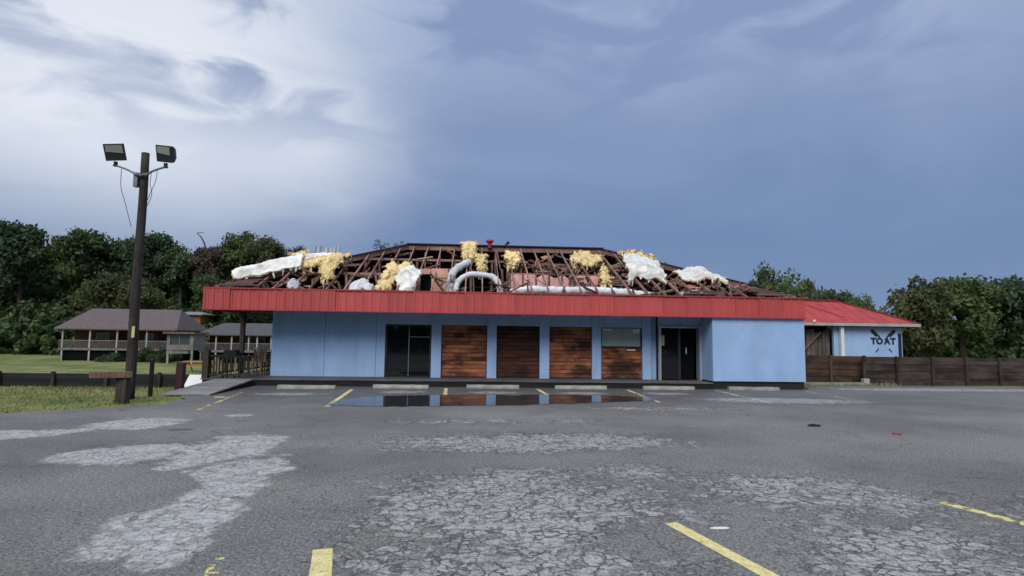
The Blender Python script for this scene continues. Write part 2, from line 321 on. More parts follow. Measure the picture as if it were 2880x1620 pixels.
def mat_line():
    g = G('worn_yellow_paint')
    c = g.mix(g.mr(g.noise(9, 6, (1, 1, 1), 0.7), 0.35, 0.65), (0.56, 0.49, 0.20), (0.70, 0.63, 0.33))
    c = g.val(c, g.mr(g.noise(45, 3), 0.3, 0.7, 0.8, 1.15))
    g.fin(c, 0.85, 0.2)
    at = g.n('ShaderNodeAttribute'); at.attribute_type = 'OBJECT'; at.attribute_name = 'wear'
    wear = g.mr(g.math('ADD', g.noise(11, 7, (1, 1, 1), 0.7), g.math('MULTIPLY', g.math('SUBTRACT', g.noise(1.6, 3), 0.5), 0.5)), g.math('SUBTRACT', at.outputs['Fac'], 0.04), g.math('ADD', at.outputs['Fac'], 0.04))
    tr = g.n('ShaderNodeBsdfTransparent'); ms = g.n('ShaderNodeMixShader'); g.l(wear, ms.inputs[0])
    g.l(tr.outputs[0], ms.inputs[1]); g.l(g.b.outputs[0], ms.inputs[2]); g.l(ms.outputs[0], g.out.inputs[0])
    return g.m
M['line'] = mat_line()
def mat_water():
    g = G('puddle_water')
    g.bump(g.noise(2.5, 2), 0.03, 0.02); g.b.inputs['IOR'].default_value = 1.33
    g.fin((0.035, 0.036, 0.038), 0.045, 0.7)
    at = g.n('ShaderNodeAttribute'); at.attribute_name = 'wet'
    f = g.mr(g.math('ADD', at.outputs['Fac'], g.math('MULTIPLY', g.math('SUBTRACT', g.noise(4, 7, (1, 1, 1), 0.7), 0.5), 1.4)), 0.34, 0.58)
    tr = g.n('ShaderNodeBsdfTransparent'); ms = g.n('ShaderNodeMixShader'); g.l(f, ms.inputs[0])
    g.l(tr.outputs[0], ms.inputs[1]); g.l(g.b.outputs[0], ms.inputs[2]); g.l(ms.outputs[0], g.out.inputs[0])
    return g.m
M['water'] = mat_water()

# ------------------------------------------------------------------ object helpers
ORG = {}
def root_of(p):
    while p is not None and p.parent is not None: p = p.parent
    return p
def link(o, parent=None):
    COL.objects.link(o)
    if parent is not None: o.parent = parent
    return o
def tag(o, label=None, cat=None, group=None, kind=None):
    if label: o['label'] = label
    if cat: o['category'] = cat
    if group: o['group'] = group
    if kind: o['kind'] = kind
    return o
def thing(name, loc, label, cat, group=None, rz=0):
    o = bpy.data.objects.new(name, None); o.empty_display_size = 0.2; o.location = loc; o.rotation_euler[2] = rz
    link(o); return tag(o, label, cat, group)

class MB:
    """collects shapes in world coordinates; build() links them as one mesh object"""
    def __init__(s): s.v = []; s.f = []
    def add(s, vs, fs):
        o = len(s.v); s.v += [tuple(v) for v in vs]; s.f += [tuple(i + o for i in f) for f in fs]; return s
    def box(s, x0, x1, y0, y1, z0, z1):
        vs = [(x, y, z) for z in (z0, z1) for y in (y0, y1) for x in (x0, x1)]
        return s.add(vs, [(0, 2, 3, 1), (4, 5, 7, 6), (0, 1, 5, 4), (2, 6, 7, 3), (0, 4, 6, 2), (1, 3, 7, 5)])
    def beam(s, a, b, w, h, up=(0, 0, 1)):
        a, b = Vector(a), Vector(b); d = (b - a).normalized(); u = Vector(up); r = d.cross(u)
        if r.length < 1e-4: r = d.cross(Vector((1, 0, 0)))
        r.normalize(); u = r.cross(d).normalized(); r *= w / 2; u *= h / 2
        vs = [p + sx * r + sy * u for p in (a, b) for sx, sy in ((-1, -1), (1, -1), (1, 1), (-1, 1))]
        return s.add(vs, [(3, 2, 1, 0), (4, 5, 6, 7), (0, 1, 5, 4), (1, 2, 6, 5), (2, 3, 7, 6), (3, 0, 4, 7)])
    def prism(s, poly, y0, y1, axis='y'):
        """extrude a polygon (u, v) along an axis: y -> (u, t, v), x -> (t, u, v), z -> (u, v, t)"""
        n = len(poly); mk = {'y': lambda u, v, t: (u, t, v), 'x': lambda u, v, t: (t, u, v), 'z': lambda u, v, t: (u, v, t)}[axis]
        vs = [mk(u, v, y0) for u, v in poly] + [mk(u, v, y1) for u, v in poly]
        return s.add(vs, [tuple(range(n))[::-1], tuple(range(n, 2 * n))] + [(i, (i + 1) % n, n + (i + 1) % n, n + i) for i in range(n)])
    def tube(s, pts, rad, seg=8, cap=True):
        pts = [Vector(p) for p in pts]; n = len(pts)
        rad = [rad] * n if isinstance(rad, (int, float)) else rad
        o = len(s.v); ref = Vector((0.13, 0.31, 0.94))
        for i, p in enumerate(pts):
            d = (pts[min(i + 1, n - 1)] - pts[max(i - 1, 0)]).normalized()
            r = d.cross(ref); r = (d.cross(Vector((1, 0, 0))) if r.length < 0.05 else r).normalized(); u = r.cross(d)
            s.v += [tuple(p + rad[i] * (math.cos(2 * math.pi * k / seg) * r + math.sin(2 * math.pi * k / seg) * u)) for k in range(seg)]
        for i in range(n - 1):
            for k in range(seg):
                a = o + i * seg + k; b = o + i * seg + (k + 1) % seg
                s.f.append((a, a + seg, b + seg, b))
        if cap: s.f.append(tuple(o + k for k in range(seg))); s.f.append(tuple(o + (n - 1) * seg + k for k in range(seg))[::-1])
        return s
    def build(s, name, mat, parent=None, smooth=False, label=None, kind=None):
        me = bpy.data.meshes.new(name); ro = root_of(parent)
        off = Vector(ro.location) if ro is not None else Vector((0, 0, 0))
        me.from_pydata([tuple(Vector(v) - off) for v in s.v], [], s.f); me.update()
        bm = bmesh.new(); bm.from_mesh(me); bmesh.ops.recalc_face_normals(bm, faces=bm.faces); bm.to_mesh(me); bm.free()
        if smooth: me.polygons.foreach_set('use_smooth', [True] * len(me.polygons))
        me.materials.append(M[mat] if isinstance(mat, str) else mat)
        o = bpy.data.objects.new(name, me); link(o, parent)
        if label: o['label'] = label
        if kind: o['kind'] = kind
        return o
def bx(name, mat, parent, *b, **k): return MB().box(*b).build(name, mat, parent, **k)
def bm_(name, mat, parent, a, b, w, h, up=(0, 0, 1), **k): return MB().beam(a, b, w, h, up).build(name, mat, parent, **k)
def curve_pts(ctrl, n=8):
    """Catmull-Rom through control points"""
    c = [Vector(p) for p in ctrl]; c = [2 * c[0] - c[1]] + c + [2 * c[-1] - c[-2]]; out = []
    for i in range(1, len(c) - 2):
        for k in range(n):
            t = k / n; a, b, d, e = c[i - 1], c[i], c[i + 1], c[i + 2]
            out.append(0.5 * ((2 * b) + (d - a) * t + (2 * a - 5 * b + 4 * d - e) * t * t + (3 * b - a - 3 * d + e) * t ** 3))
    out.append(c[-2]); return out
def copy_part(src, parent, **kw):
    o = src.copy(); link(o, parent)
    for k, v in kw.items(): setattr(o, k, v)
    return o

# ------------------------------------------------------------------ terrain, parking lot
def sstep(a, b, x):
    t = min(1, max(0, (x - a) / (b - a))); return t * t * (3 - 2 * t)
def ground_z(x, y):
    w = sstep(26, 50, y); left = sstep(-7.0 + 17 * w, -9.6 - 10.4 * w, x)
    z = -0.03 - 0.50 * sstep(19.8, 23.5, y) * left - 1.05 * sstep(23.5, 48, y) * left - 0.25 * sstep(26, 40, y) * (1 - left)
    z += 5.0 * sstep(92, 150, y) * sstep(30, -30, x)
    z += 0.06 * mnoise.noise(Vector((x * 0.2, y * 0.2, 0))) * sstep(17, 26, y)
    return z
def terrain():
    xs = sorted(set(list(np.linspace(-700, -60, 17)) + list(np.linspace(-60, 60, 121)) + list(np.linspace(60, 700, 17))))
    ys = sorted(set(list(np.linspace(-300, 5, 9)) + list(np.linspace(5, 60, 93)) + list(np.linspace(60, 160, 41)) + list(np.linspace(160, 2500, 14))))
    mb = MB(); nx = len(xs)
    mb.v = [(x, y, ground_z(x, y)) for y in ys for x in xs]
    mb.f = [(j * nx + i, j * nx + i + 1, (j + 1) * nx + i + 1, (j + 1) * nx + i) for j in range(len(ys) - 1) for i in range(nx - 1)]
    tag(mb.build('ground', 'lawn', smooth=True), kind='structure')
terrain()
def lot():
    edge = [(-70, 7.0), (-40, 8.2), (-24, 9.4), (-15, 11.0), (-10.5, 12.9), (-8.6, 14.2), (-7.6, 15.1), (-7.7, 16.2), (-8.2, 17.2), (-8.5, 18.0), (-8.8, 19.4), (-9.0, 20.6)]
    pts = []
    for i in range(len(edge) - 1):
        a, b = Vector(edge[i]), Vector(edge[i + 1]); n = max(2, int((b - a).length / 0.12)) if i > 2 else 12
        for k in range(n):
            p = a.lerp(b, k / n); s = 0.16 if i > 2 else 0.05
            pts.append((p.x + s * mnoise.noise(Vector((p.x * 2.3, p.y * 2.3, 1))), p.y + s * mnoise.noise(Vector((p.x * 2.1, p.y * 2.1, 7)))))
    pts += [(-9.0, 21.2), (12.5, 21.2), (13.0, 22.6), (14.0, 22.95), (18, 23.3), (70, 24.5), (70, -40), (-70, -40)]
    mb = MB(); n = len(pts)
    mb.v = [(x, y, 0.0) for x, y in pts]; mb.f = [tuple(range(n))]
    return tag(mb.build('parking_lot', 'asphalt'), kind='structure')
LOT = lot()
def line(a, b, w, wear):
    a, b = Vector((*a, 0)), Vector((*b, 0)); d = (b - a).normalized(); r = Vector((d.y, -d.x, 0)) * w / 2
    n = max(3, int((b - a).length / 0.25)); mb = MB()
    for k in range(n + 1):
        p = a.lerp(b, k / n)
        for s in (-1, 1):
            q = p + s * r * (1 + 0.10 * mnoise.noise(Vector((p.x * 5, p.y * 5, s)))); mb.v.append((q.x, q.y, 0.004))
    mb.f = [(2 * k, 2 * k + 1, 2 * k + 3, 2 * k + 2) for k in range(n)]
    o = mb.build('parking_line', 'line', LOT); o['wear'] = wear
for a, b, w, wear in [((-6.98, 18.5), (-6.25, 13.9), 0.11, 0.53), ((-3.95, 19.65), (-3.56, 14.75), 0.12, 0.40), ((-0.92, 20.4), (-0.75, 15.6), 0.12, 0.42),
                      ((2.23, 20.4), (2.40, 16.2), 0.12, 0.42), ((5.38, 20.3), (5.22, 16.3), 0.12, 0.47), ((8.58, 20.4), (8.42, 16.2), 0.12, 0.5), ((11.8, 20.2), (11.6, 16.4), 0.12, 0.52),
                      ((-1.18, 4.95), (-0.35, 1.2), 0.155, 0.33), ((1.88, 5.56), (2.95, 1.3), 0.135, 0.33), ((-4.35, 4.4), (-3.3, 0.6), 0.13, 0.56), ((-1.95, 4.85), (-1.75, 4.2), 0.10, 0.58), ((5.1, 6.2), (6.3, 1.9), 0.13, 0.44)]:
    line(a, b, w, wear)
def puddle():
    ctrl = [(-3.6, 15.0), (-3.5, 16.3), (-2.9, 17.3), (-1.9, 17.75), (-0.85, 17.95), (0.2, 18.2), (1.2, 18.05), (2.2, 18.35), (3.1, 18.2), (4.1, 18.25), (5.0, 17.8), (5.35, 17.2), (4.9, 16.6), (4.0, 16.35), (3.0, 15.95), (2.0, 15.6), (0.7, 15.25), (-1.2, 14.95), (-2.5, 14.8)]
    c = curve_pts([(*p, 0) for p in ctrl + [ctrl[0]]], 9)[:-1]
    pts = [(p.x + 0.13 * mnoise.noise(Vector((p.x * 3, p.y * 3, 2))), p.y + 0.16 * mnoise.noise(Vector((p.x * 3, p.y * 3, 5)))) for p in c]
    n = len(pts); ctr = Vector((0.9, 16.6)); mb = MB()
    def rim(sx, sy): return [(ctr.x + (x - ctr.x) * sx, ctr.y + (y - ctr.y) * sy, 0.009) for x, y in pts]
    mb.v = rim(1.05, 1.12) + rim(0.95, 0.80)
    mb.f = [(k, (k + 1) % n, n + (k + 1) % n, n + k) for k in range(n)] + [tuple(range(n, 2 * n))]
    o = tag(mb.build('puddle', 'water'), kind='structure')
    at = o.data.attributes.new('wet', 'FLOAT', 'POINT'); at.data.foreach_set('value', [0.0] * n + [1.0] * n)
puddle()

# ------------------------------------------------------------------ the restaurant
BX0, BX1, BY0, BY1 = -9.4, 12.26, 20.9, 33.5     # roof outline
ZE, ZR, YR = 3.38, 6.03, 27.2                    # eave top, ridge
XL, XR = -3.1, 5.96                              # ridge ends
K = (ZR - ZE) / (YR - BY0)
W = 22.4                                         # front wall
DZ = 0.23                                        # deck level
B = thing('commercial_building', (1.4, 22, 0), 'long low blue building with red metal fascia and storm-stripped hip roof', 'building')
# walls
wl = bx('front_wall', 'blue', B, -3.334, 6.515, W + 0.004, W + 0.14, 2.222, 2.66)
for x0, x1 in ((-7.507, -5.576), (-5.564, -3.674), (-3.662, -3.336)):
    bx('siding_panel', 'blue', wl, x0, x1, W, W + 0.12, DZ + 0.01, 2.655)
bx('wall_backing', 'blue', wl, -7.497, -3.345, W + 0.125, W + 0.16, DZ, 2.65)
for x0, x1 in ((-1.596, -1.227), (0.511, 0.869), (2.526, 2.895), (4.551, 4.899), (6.517, 6.853)):
    bx('column', 'blue', wl, x0, x1, W - 0.05, W + 0.2, DZ + 0.005, 2.64)
bx('recessed_wall', 'blue', B, 6.86, 7.10, 22.5, 22.64, DZ, 2.65)
bx('door_header', 'blue', B, 7.101, 8.74, 22.2, 22.34, 2.30, 2.65)
bk = bx('block_wall', 'blue_block', B, 8.74, 12.235, 21.0, 22.6, 0.285, 2.615, label='smooth bright blue projecting wall')
bx('foundation', 'deck_dark', B, 8.78, 12.2, 21.06, 22.5, -0.05, 0.28)
bx('side_wall', 'blue', B, -7.507, -7.364, W + 0.17, 33.0, DZ, 2.66)
bx('side_wall', 'blue', B, 12.09, 12.23, 22.61, 33.0, -0.2, 2.66)
bx('rear_wall', 'blue', B, -7.19, 12.08, 32.86, 33.0, -0.2, 2.66)
bx('ceiling', 'interior', B, -7.3, 12.08, 22.61, 32.85, 2.67, 2.72)
bx('floor', 'int_floor', B, -7.3, 12.08, 22.65, 32.85, 0.1, 0.2)
bx('partition', 'interior', B, -7.3, 12.08, 25.6, 25.7, 0.2, 2.66)
bx('sill', 'dark_frame', B, -3.324, 6.505, W - 0.02, W + 0.13, DZ + 0.002, DZ + 0.045)
# left glass doors
dr = bx('glass_door', 'dark_frame', B, -3.329, -3.263, W + 0.03, W + 0.11, DZ + 0.05, 2.22)
bx('door_frame', 'dark_frame', dr, -1.672, -1.601, W + 0.03, W + 0.11, DZ + 0.05, 2.22)
bx('door_frame', 'dark_frame', dr, -3.262, -1.673, W + 0.03, W + 0.11, 2.15, 2.221)
bx('mullion', 'galv', dr, -2.460, -2.429, W + 0.02, W + 0.12, DZ + 0.05, 2.149)
bx('push_bar', 'galv', dr, -2.428, -1.677, W + 0.035, W + 0.06, 1.74, 1.765)
bx('pane', 'glass_dark', dr, -3.261, -2.461, W + 0.075, W + 0.085, DZ + 0.05, 2.149)
bx('pane', 'glass_dark', dr, -2.427, -1.674, W + 0.075, W + 0.085, DZ + 0.05, 2.149)
# boarded bays
def bay(x0, x1, z0, z1, mat, ydeep, label):
    p = bx('boarded_window', 'void', B, x0, x1, W + ydeep + 0.04, W + ydeep + 0.06, z0, z1, label=label)
    n = round((z1 - z0) / 0.15); h = (z1 - z0) / n
    for k in range(n):
        cuts = [x0 + 0.01, x1 - 0.01]
        if rnd.random() < 0.6: cuts.insert(1, x0 + (x1 - x0) * rnd.uniform(0.25, 0.75))
        for a, b in zip(cuts[:-1], cuts[1:]):
            d = rnd.uniform(0, 0.03)
            bx('board', mat, p, a + 0.003, b - 0.003, W + ydeep - d, W + ydeep + 0.03, z0 + k * h + rnd.uniform(.003, .012), z0 + (k + 1) * h - rnd.uniform(.003, .014))
    return p
bay(-1.217, 0.501, DZ + 0.05, 2.215, 'bay_wood', 0.06, 'opening boarded with reddish planks, dark at the foot')
bay(0.880, 2.516, DZ + 0.05, 2.215, 'bay_dark', 0.10, 'opening boarded with very dark planks')
bay(2.905, 4.541, DZ + 0.05, 2.215, 'bay_wood', 0.06, 'opening boarded with warm brown planks, orange low down')
wd = bay(4.909, 6.505, DZ + 0.05, 1.44, 'bay_wood', 0.06, 'planks below a window')
win = bx('window', 'dark_frame', B, 4.909, 6.505, W + 0.02, W + 0.10, 1.445, 1.49, label='green glazed window over planks')
bx('frame', 'dark_frame', win, 4.909, 4.950, W + 0.02, W + 0.10, 1.491, 2.21)
bx('frame', 'dark_frame', win, 6.464, 6.505, W + 0.02, W + 0.10, 1.491, 2.21)
bx('frame', 'galv', win, 4.951, 6.463, W + 0.025, W + 0.10, 2.165, 2.21)
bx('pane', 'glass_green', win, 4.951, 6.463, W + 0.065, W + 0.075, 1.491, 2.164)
bx('pale_strip', 'white_paint', win, 4.96, 5.35, W + 0.05, W + 0.063, 2.10, 2.162)  # white strip imitating a bright reflection along the top of the pane
bx('pale_strip', 'white_paint', win, 6.18, 6.45, W + 0.05, W + 0.063, 2.02, 2.162)  # second painted highlight, at the upper right of the pane
bx('pale_strip', 'off_white', win, 5.748, 5.789, W + 0.05, W + 0.063, 1.52, 2.16)
MB().prism([(5.850, 2.16), (5.902, 2.16), (6.014, 1.53), (5.728, 1.53), (5.728, 1.56), (5.953, 1.57)], W + 0.045, W + 0.06).build('pale_strip', 'off_white', win)
bx('sticker', 'white_paint', wd, 5.932, 6.260, W + 0.025, W + 0.043, 1.33, 1.385)
# entrance on the right
en = bx('entrance_door', 'grey_frame', B, 7.105, 7.18, 22.12, 22.30, DZ, 2.295, label='grey framed entrance, one glass leaf and one open black leaf')
bx('jamb', 'grey_frame', en, 8.66, 8.735, 22.05, 22.30, DZ, 2.295)
bx('lintel', 'grey_frame', en, 7.181, 8.659, 22.12, 22.30, 2.225, 2.29)
bx('pane', 'glass_dark', en, 7.20, 7.86, 22.21, 22.22, DZ + 0.03, 2.22)
bx('stile', 'dark_frame', en, 7.865, 7.96, 22.18, 22.25, DZ + 0.02, 2.222)
bx('leaf', 'void', en, 7.965, 8.65, 22.62, 22.65, DZ + 0.02, 2.22)
bx('handle', 'white_paint', en, 8.30, 8.34, 22.55, 22.60, 1.24, 1.47)
bx('tan_panel', 'paper', en, 7.21, 7.33, 22.195, 22.208, 1.55, 1.95)  # small tan panel just in front of the glass
# soffit, fascia
bx('soffit', 'soffit', B, BX0 + 0.05, 8.72, BY0 + 0.06, W + 0.2, 2.665, 2.70)
bx('soffit', 'soffit', B, BX0 + 0.05, -7.35, W + 0.21, 33.4, 2.665, 2.70)
sl = bx('soffit_light', 'galv', B, 1.66, 1.92, 21.42, 21.66, 2.60, 2.664)
bx('diffuser', 'white_paint', sl, 1.69, 1.89, 21.44, 21.64, 2.585, 2.599)
def ribbed(width, z0, z1):
    prof = []
    n = 3; p = width / n
    for k in range(n):
        for u, d in ((0, 0), (0.10, 0), (0.14, 0.022), (0.26, 0.022), (0.30, 0), (0.52, 0), (0.55, 0.008), (0.62, 0.008), (0.65, 0)):
            prof.append((k * p + u * p, -d))
    prof.append((width, 0)); mb = MB(); m = len(prof)
    mb.v = [(u, d, z) for z in (z0, z1) for u, d in prof] + [(0, .02, z0), (width, .02, z0), (0, .02, z1), (width, .02, z1)]
    mb.f = [(i, i + 1, m + i + 1, m + i) for i in range(m - 1)] + [(2 * m + 1, 2 * m, 2 * m + 2, 2 * m + 3)]
    return mb
fa = bx('fascia', 'red_trim', B, BX0, BX1, BY0 - 0.035, BY0 + 0.05, 3.335, 3.385)
bx('trim', 'red_trim', fa, BX0, BX1, BY0 - 0.03, BY0 + 0.05, 2.595, 2.625)
NP = 24; pw = (BX1 - BX0) / NP
proto = None
off = Vector(B.location)
for k in range(NP):
    if proto is None:
        proto = ribbed(pw - 0.004, 2.626, 3.334).build('fascia_panel', 'red', fa); o = proto
        proto.data.transform(Matrix.Translation(off))       # built relative to its own corner
    else: o = copy_part(proto, fa)
    o.location = Vector((BX0 + k * pw, BY0 + rnd.uniform(-.008, .003), 0)) - off; o.rotation_euler = (R(rnd.uniform(-.4, .4)), 0, R(rnd.uniform(-.25, .25)))
for sx, nm in ((BX0, 0), (BX1, 1)):
    MB().box(sx - 0.03 if nm else sx, sx + (0 if nm else 0.03), BY0 + 0.06, BY1, 2.60, 3.38).build('side_fascia', 'red', fa)
bx('rear_fascia', 'red', fa, BX0 + 0.04, BX1 - 0.04, BY1 - 0.03, BY1, 2.60, 3.38)

# roof frame -----------------------------------------------------------
RF = bm_('roof_frame', 'rafter', B, (XL, YR, ZR - 0.12), (XR, YR, ZR - 0.12), 0.05, 0.22)   # ridge board
def zr(y): return ZE + (y - BY0) * K if y <= YR else ZE + (BY1 - y) * K
def raf(a, b, w=0.042, h=0.09, name='rafter', mat='rafter'): return bm_(name, mat, RF, a, b, w, h)
for cx, ex in ((BX0, XL), (BX1, XR)):
    raf((cx, BY0 + 0.08, ZE - 0.1), (ex, YR, ZR - 0.1), 0.06, 0.2, 'hip_rafter')
    raf((cx, BY1, ZE - 0.1), (ex, YR, ZR - 0.1), 0.06, 0.2, 'hip_rafter')
run = YR - BY0
x = BX0 + 0.45; i = 0
while x < BX1 - 0.3:
    t = min(1, (x - BX0) / (XL - BX0), (BX1 - x) / (BX1 - XR))
    j = rnd.uniform(-0.03, 0.03); yt = BY0 + run * t; dz = -0.09
    broken = x > 2 and rnd.random() < 0.28
    if broken:
        q = rnd.uniform(0.35, 0.8); ym = BY0 + (yt - BY0) * q
        raf((x, BY0 + 0.1, ZE + dz + 0.1 * K), (x + rnd.uniform(-.15, .15), ym, zr(ym) + dz + rnd.uniform(-.12, .05)))
        if rnd.random() < 0.6: raf((x, yt, zr(yt) + dz), (x + rnd.uniform(-.5, .5), ym - 0.1, zr(ym) + dz - rnd.uniform(0.2, 0.7)))
    else:
        raf((x, BY0 + 0.1, ZE + dz + 0.1 * K), (x + j, yt, zr(yt) + dz))
    if i % 2 == 0: raf((x, BY1 - 0.1, ZE + dz), (x, BY1 - run * t, zr(yt) + dz - 0.03))
    x += 0.615; i += 1
def purlin(x0, x1, y, dz=-0.24, s=0.1): raf((x0, y, zr(y) + dz), (x1, y, zr(y) + dz), s, s * 0.9, 'purlin')
purlin(-4.7, 2.3, 25.6); purlin(2.9, 7.3, 25.5, -0.3); purlin(-5.4, -3.3, 23.5); purlin(5.0, 9.8, 23.2, -0.28); purlin(-6.4, 9.0, 30.5)
for k in range(19):
    xx = -5.6 + k * 0.78 + rnd.uniform(-.12, .12); yy = 25.6
    if BX0 + 3.5 < xx < BX1 - 3.5: raf((xx, yy, 2.75), (xx + rnd.uniform(-.06, .06), yy, zr(yy) - 0.3), 0.04, 0.09, 'strut')
for k in range(15):
    xx = -7.6 + k * 1.25
    t = min(1, (xx - BX0) / (XL - BX0), (BX1 - xx) / (BX1 - XR)); y0 = BY0 + run * t * 0.55
    raf((xx + 0.1, y0, 2.8), (xx + rnd.uniform(-.3, .3), y0 + rnd.uniform(0, .8), zr(y0) - 0.2), 0.04, 0.09, 'strut')
for k in range(16):
    xx = -6.8 + k * 1.1; raf((xx, 22.3, 3.05), (xx, 32.0, 3.05), 0.045, 0.14, 'ceiling_joist')
for k in range(9):
    xx = -2.9 + k * 0.63 + rnd.uniform(-.04, .04); raf((xx, 26.5, 4.4), (xx, 26.5, zr(26.5) - 0.15), 0.045, 0.05, 'hanger')
# boards still on the rear and hip slopes
nb = 26
for k in range(nb):
    s0, s1 = k / nb, (k + 1) / nb - 0.0008
    y0, y1 = BY1 - run * s0, BY1 - run * s1; z0, z1 = zr(y0) + 0.005, zr(y1) + 0.005
    xa, xb = BX0 + (XL - BX0) * s0 + 0.1, BX1 + (XR - BX1) * s0 - 0.1
    p = [(xa, y0, z0), (xb, y0, z0), (xb, y1, z1), (xa, y1, z1)]
    MB().add(p + [(a, b, c + 0.02) for a, b, c in p], [(3, 2, 1, 0), (4, 5, 6, 7), (0, 1, 5, 4), (1, 2, 6, 5), (2, 3, 7, 6), (3, 0, 4, 7)]).build('roof_board', 'sheath', RF)
for cx, ex, keep in ((BX0, XL, 1.0), (BX1, XR, 0.96)):
    for k in range(nb):
        s0, s1 = k / nb, (k + 1) / nb - 0.0008
        if rnd.random() > keep: continue
        x0, x1 = cx + (ex - cx) * s0, cx + (ex - cx) * s1; z0, z1 = ZE + (ZR - ZE) * s0 + 0.005, ZE + (ZR - ZE) * s1 + 0.005
        ya, yb = BY0 + run * s0 + 0.12, BY1 - run * s0 - 0.12
        p = [(x0, ya, z0), (x0, yb, z0), (x1, yb, z1), (x1, ya, z1)]
        MB().add(p + [(a, b, c + 0.02) for a, b, c in p], [(0, 1, 2, 3), (7, 6, 5, 4), (0, 4, 5, 1), (1, 5, 6, 2), (2, 6, 7, 3), (3, 7, 4, 0)]).build('roof_board', 'sheath_y', RF)
# strips of front boarding left at the eave corners
for x0, x1, rows in ((BX0 + 0.25, -7.6, 4), (10.2, BX1 - 0.25, 4), (7.6, 9.6, 2)):
    for k in range(rows):
        ya = BY0 + 0.14 + k * 0.2; sh = (ya - BY0) * 1.0
        a = x0 + (sh if x0 < 0 else rnd.uniform(0, .5)); b = x1 - (sh if x0 > 9 else rnd.uniform(0, .6))
        if b - a > .3: MB().beam((a, ya + .09, zr(ya + .09) + 0.02), (b, ya + .09, zr(ya + .09) + 0.02), 0.18, 0.02, (0, -K, 1)).build('roof_board', 'sheath', RF)
bm_('ridge_cap', 'shingle', RF, (XL - 0.1, YR + 0.05, ZR + 0.045), (XR + 0.1, YR + 0.05, ZR + 0.045), 0.34, 0.05)
for cx, ex in ((BX0, XL), (BX1, XR)):
    a, b = Vector((cx, BY0 + 0.1, ZE)), Vector((ex, YR, ZR))
    bm_('hip_cap', 'shingle', RF, a.lerp(b, 0.42 if ex < 0 else 0.04) + Vector((0, 0.06, 0.05)), b + Vector((0, 0.06, 0.05)), 0.26, 0.04)
# splintered lumber and torn decking
M['stick_red'] = wood('red_brown_splinters', (0.22, 0.10, 0.08), (0.05, 0.025, 0.02), 0.85, 'x', 1, 0.4, 0.5)
M['stick_pale'] = wood('pale_splinters', (0.36, 0.27, 0.20), (0.12, 0.08, 0.06), 0.85, 'z', 1, 0.4, 0.4)
for k in range(295):
    xx = rnd.uniform(1.2, 11.3) if k < 225 else (rnd.uniform(-8.4, -4.4) if k < 270 else rnd.uniform(-4.4, 1.2))
    t = min(1, (xx - BX0) / (XL - BX0), (BX1 - xx) / (BX1 - XR))
    yy = max(BY0 + 0.75, BY0 + run * t * rnd.uniform(0.08, 0.95)); zz = zr(yy) - rnd.uniform(0.02, 0.7)
    d = Vector((rnd.uniform(-1, 1), rnd.uniform(-.5, .5), rnd.uniform(-.45, .75))).normalized() * rnd.uniform(0.25, 1.1) / 2
    a, b = Vector((xx, yy, zz)) - d, Vector((xx, yy, zz)) + d; w = rnd.uniform(.025, .07)
    mb = MB().beam(a, b, w, rnd.uniform(.025, .10), (rnd.uniform(-1, 1), rnd.uniform(-1, 1), 1))
    tip = (b - a).normalized() * rnd.uniform(.05, .2)                 # a split, pointed end
    mb.add([a + Vector((-w / 2, 0, 0)), a + Vector((w / 2, 0, 0)), a + Vector((0, 0, w)), a - tip], [(0, 1, 2), (0, 3, 1), (1, 3, 2), (2, 3, 0)])
    mb.build('splintered_board', rnd.choice(['stick', 'stick_red', 'stick_red', 'stick_pale']), RF)
for k in range(26):
    xx = rnd.uniform(1.5, 10.8) if k < 20 else rnd.uniform(-8.3, -5.5)
    t = min(1, (xx - BX0) / (XL - BX0), (BX1 - xx) / (BX1 - XR)); yy = max(BY0 + 0.6, BY0 + run * t * rnd.uniform(0.15, 0.85))
    n = 7; c = Vector((xx, yy, zr(yy) - rnd.uniform(0.1, 0.5))); rx, ry = rnd.uniform(.15, .4), rnd.uniform(.1, .28)
    u = Vector((1, rnd.uniform(-.5, .5), rnd.uniform(-.4, .4))).normalized(); v = Vector((rnd.uniform(-.3, .3), 1, K + rnd.uniform(-.6, .6))).normalized(); nn = u.cross(v).normalized() * 0.012
    ring = [c + u * rx * math.cos(6.283 * q / n) * rnd.uniform(.6, 1.2) + v * ry * math.sin(6.283 * q / n) * rnd.uniform(.6, 1.2) for q in range(n)]
    MB().add([p - nn for p in ring] + [p + nn for p in ring], [tuple(range(n))[::-1], tuple(range(n, 2 * n))] + [(q, (q + 1) % n, n + (q + 1) % n, n + q) for q in range(n)]).build('torn_decking', rnd.choice(['sheath', 'stick_red', 'stick', 'shingle']), RF)
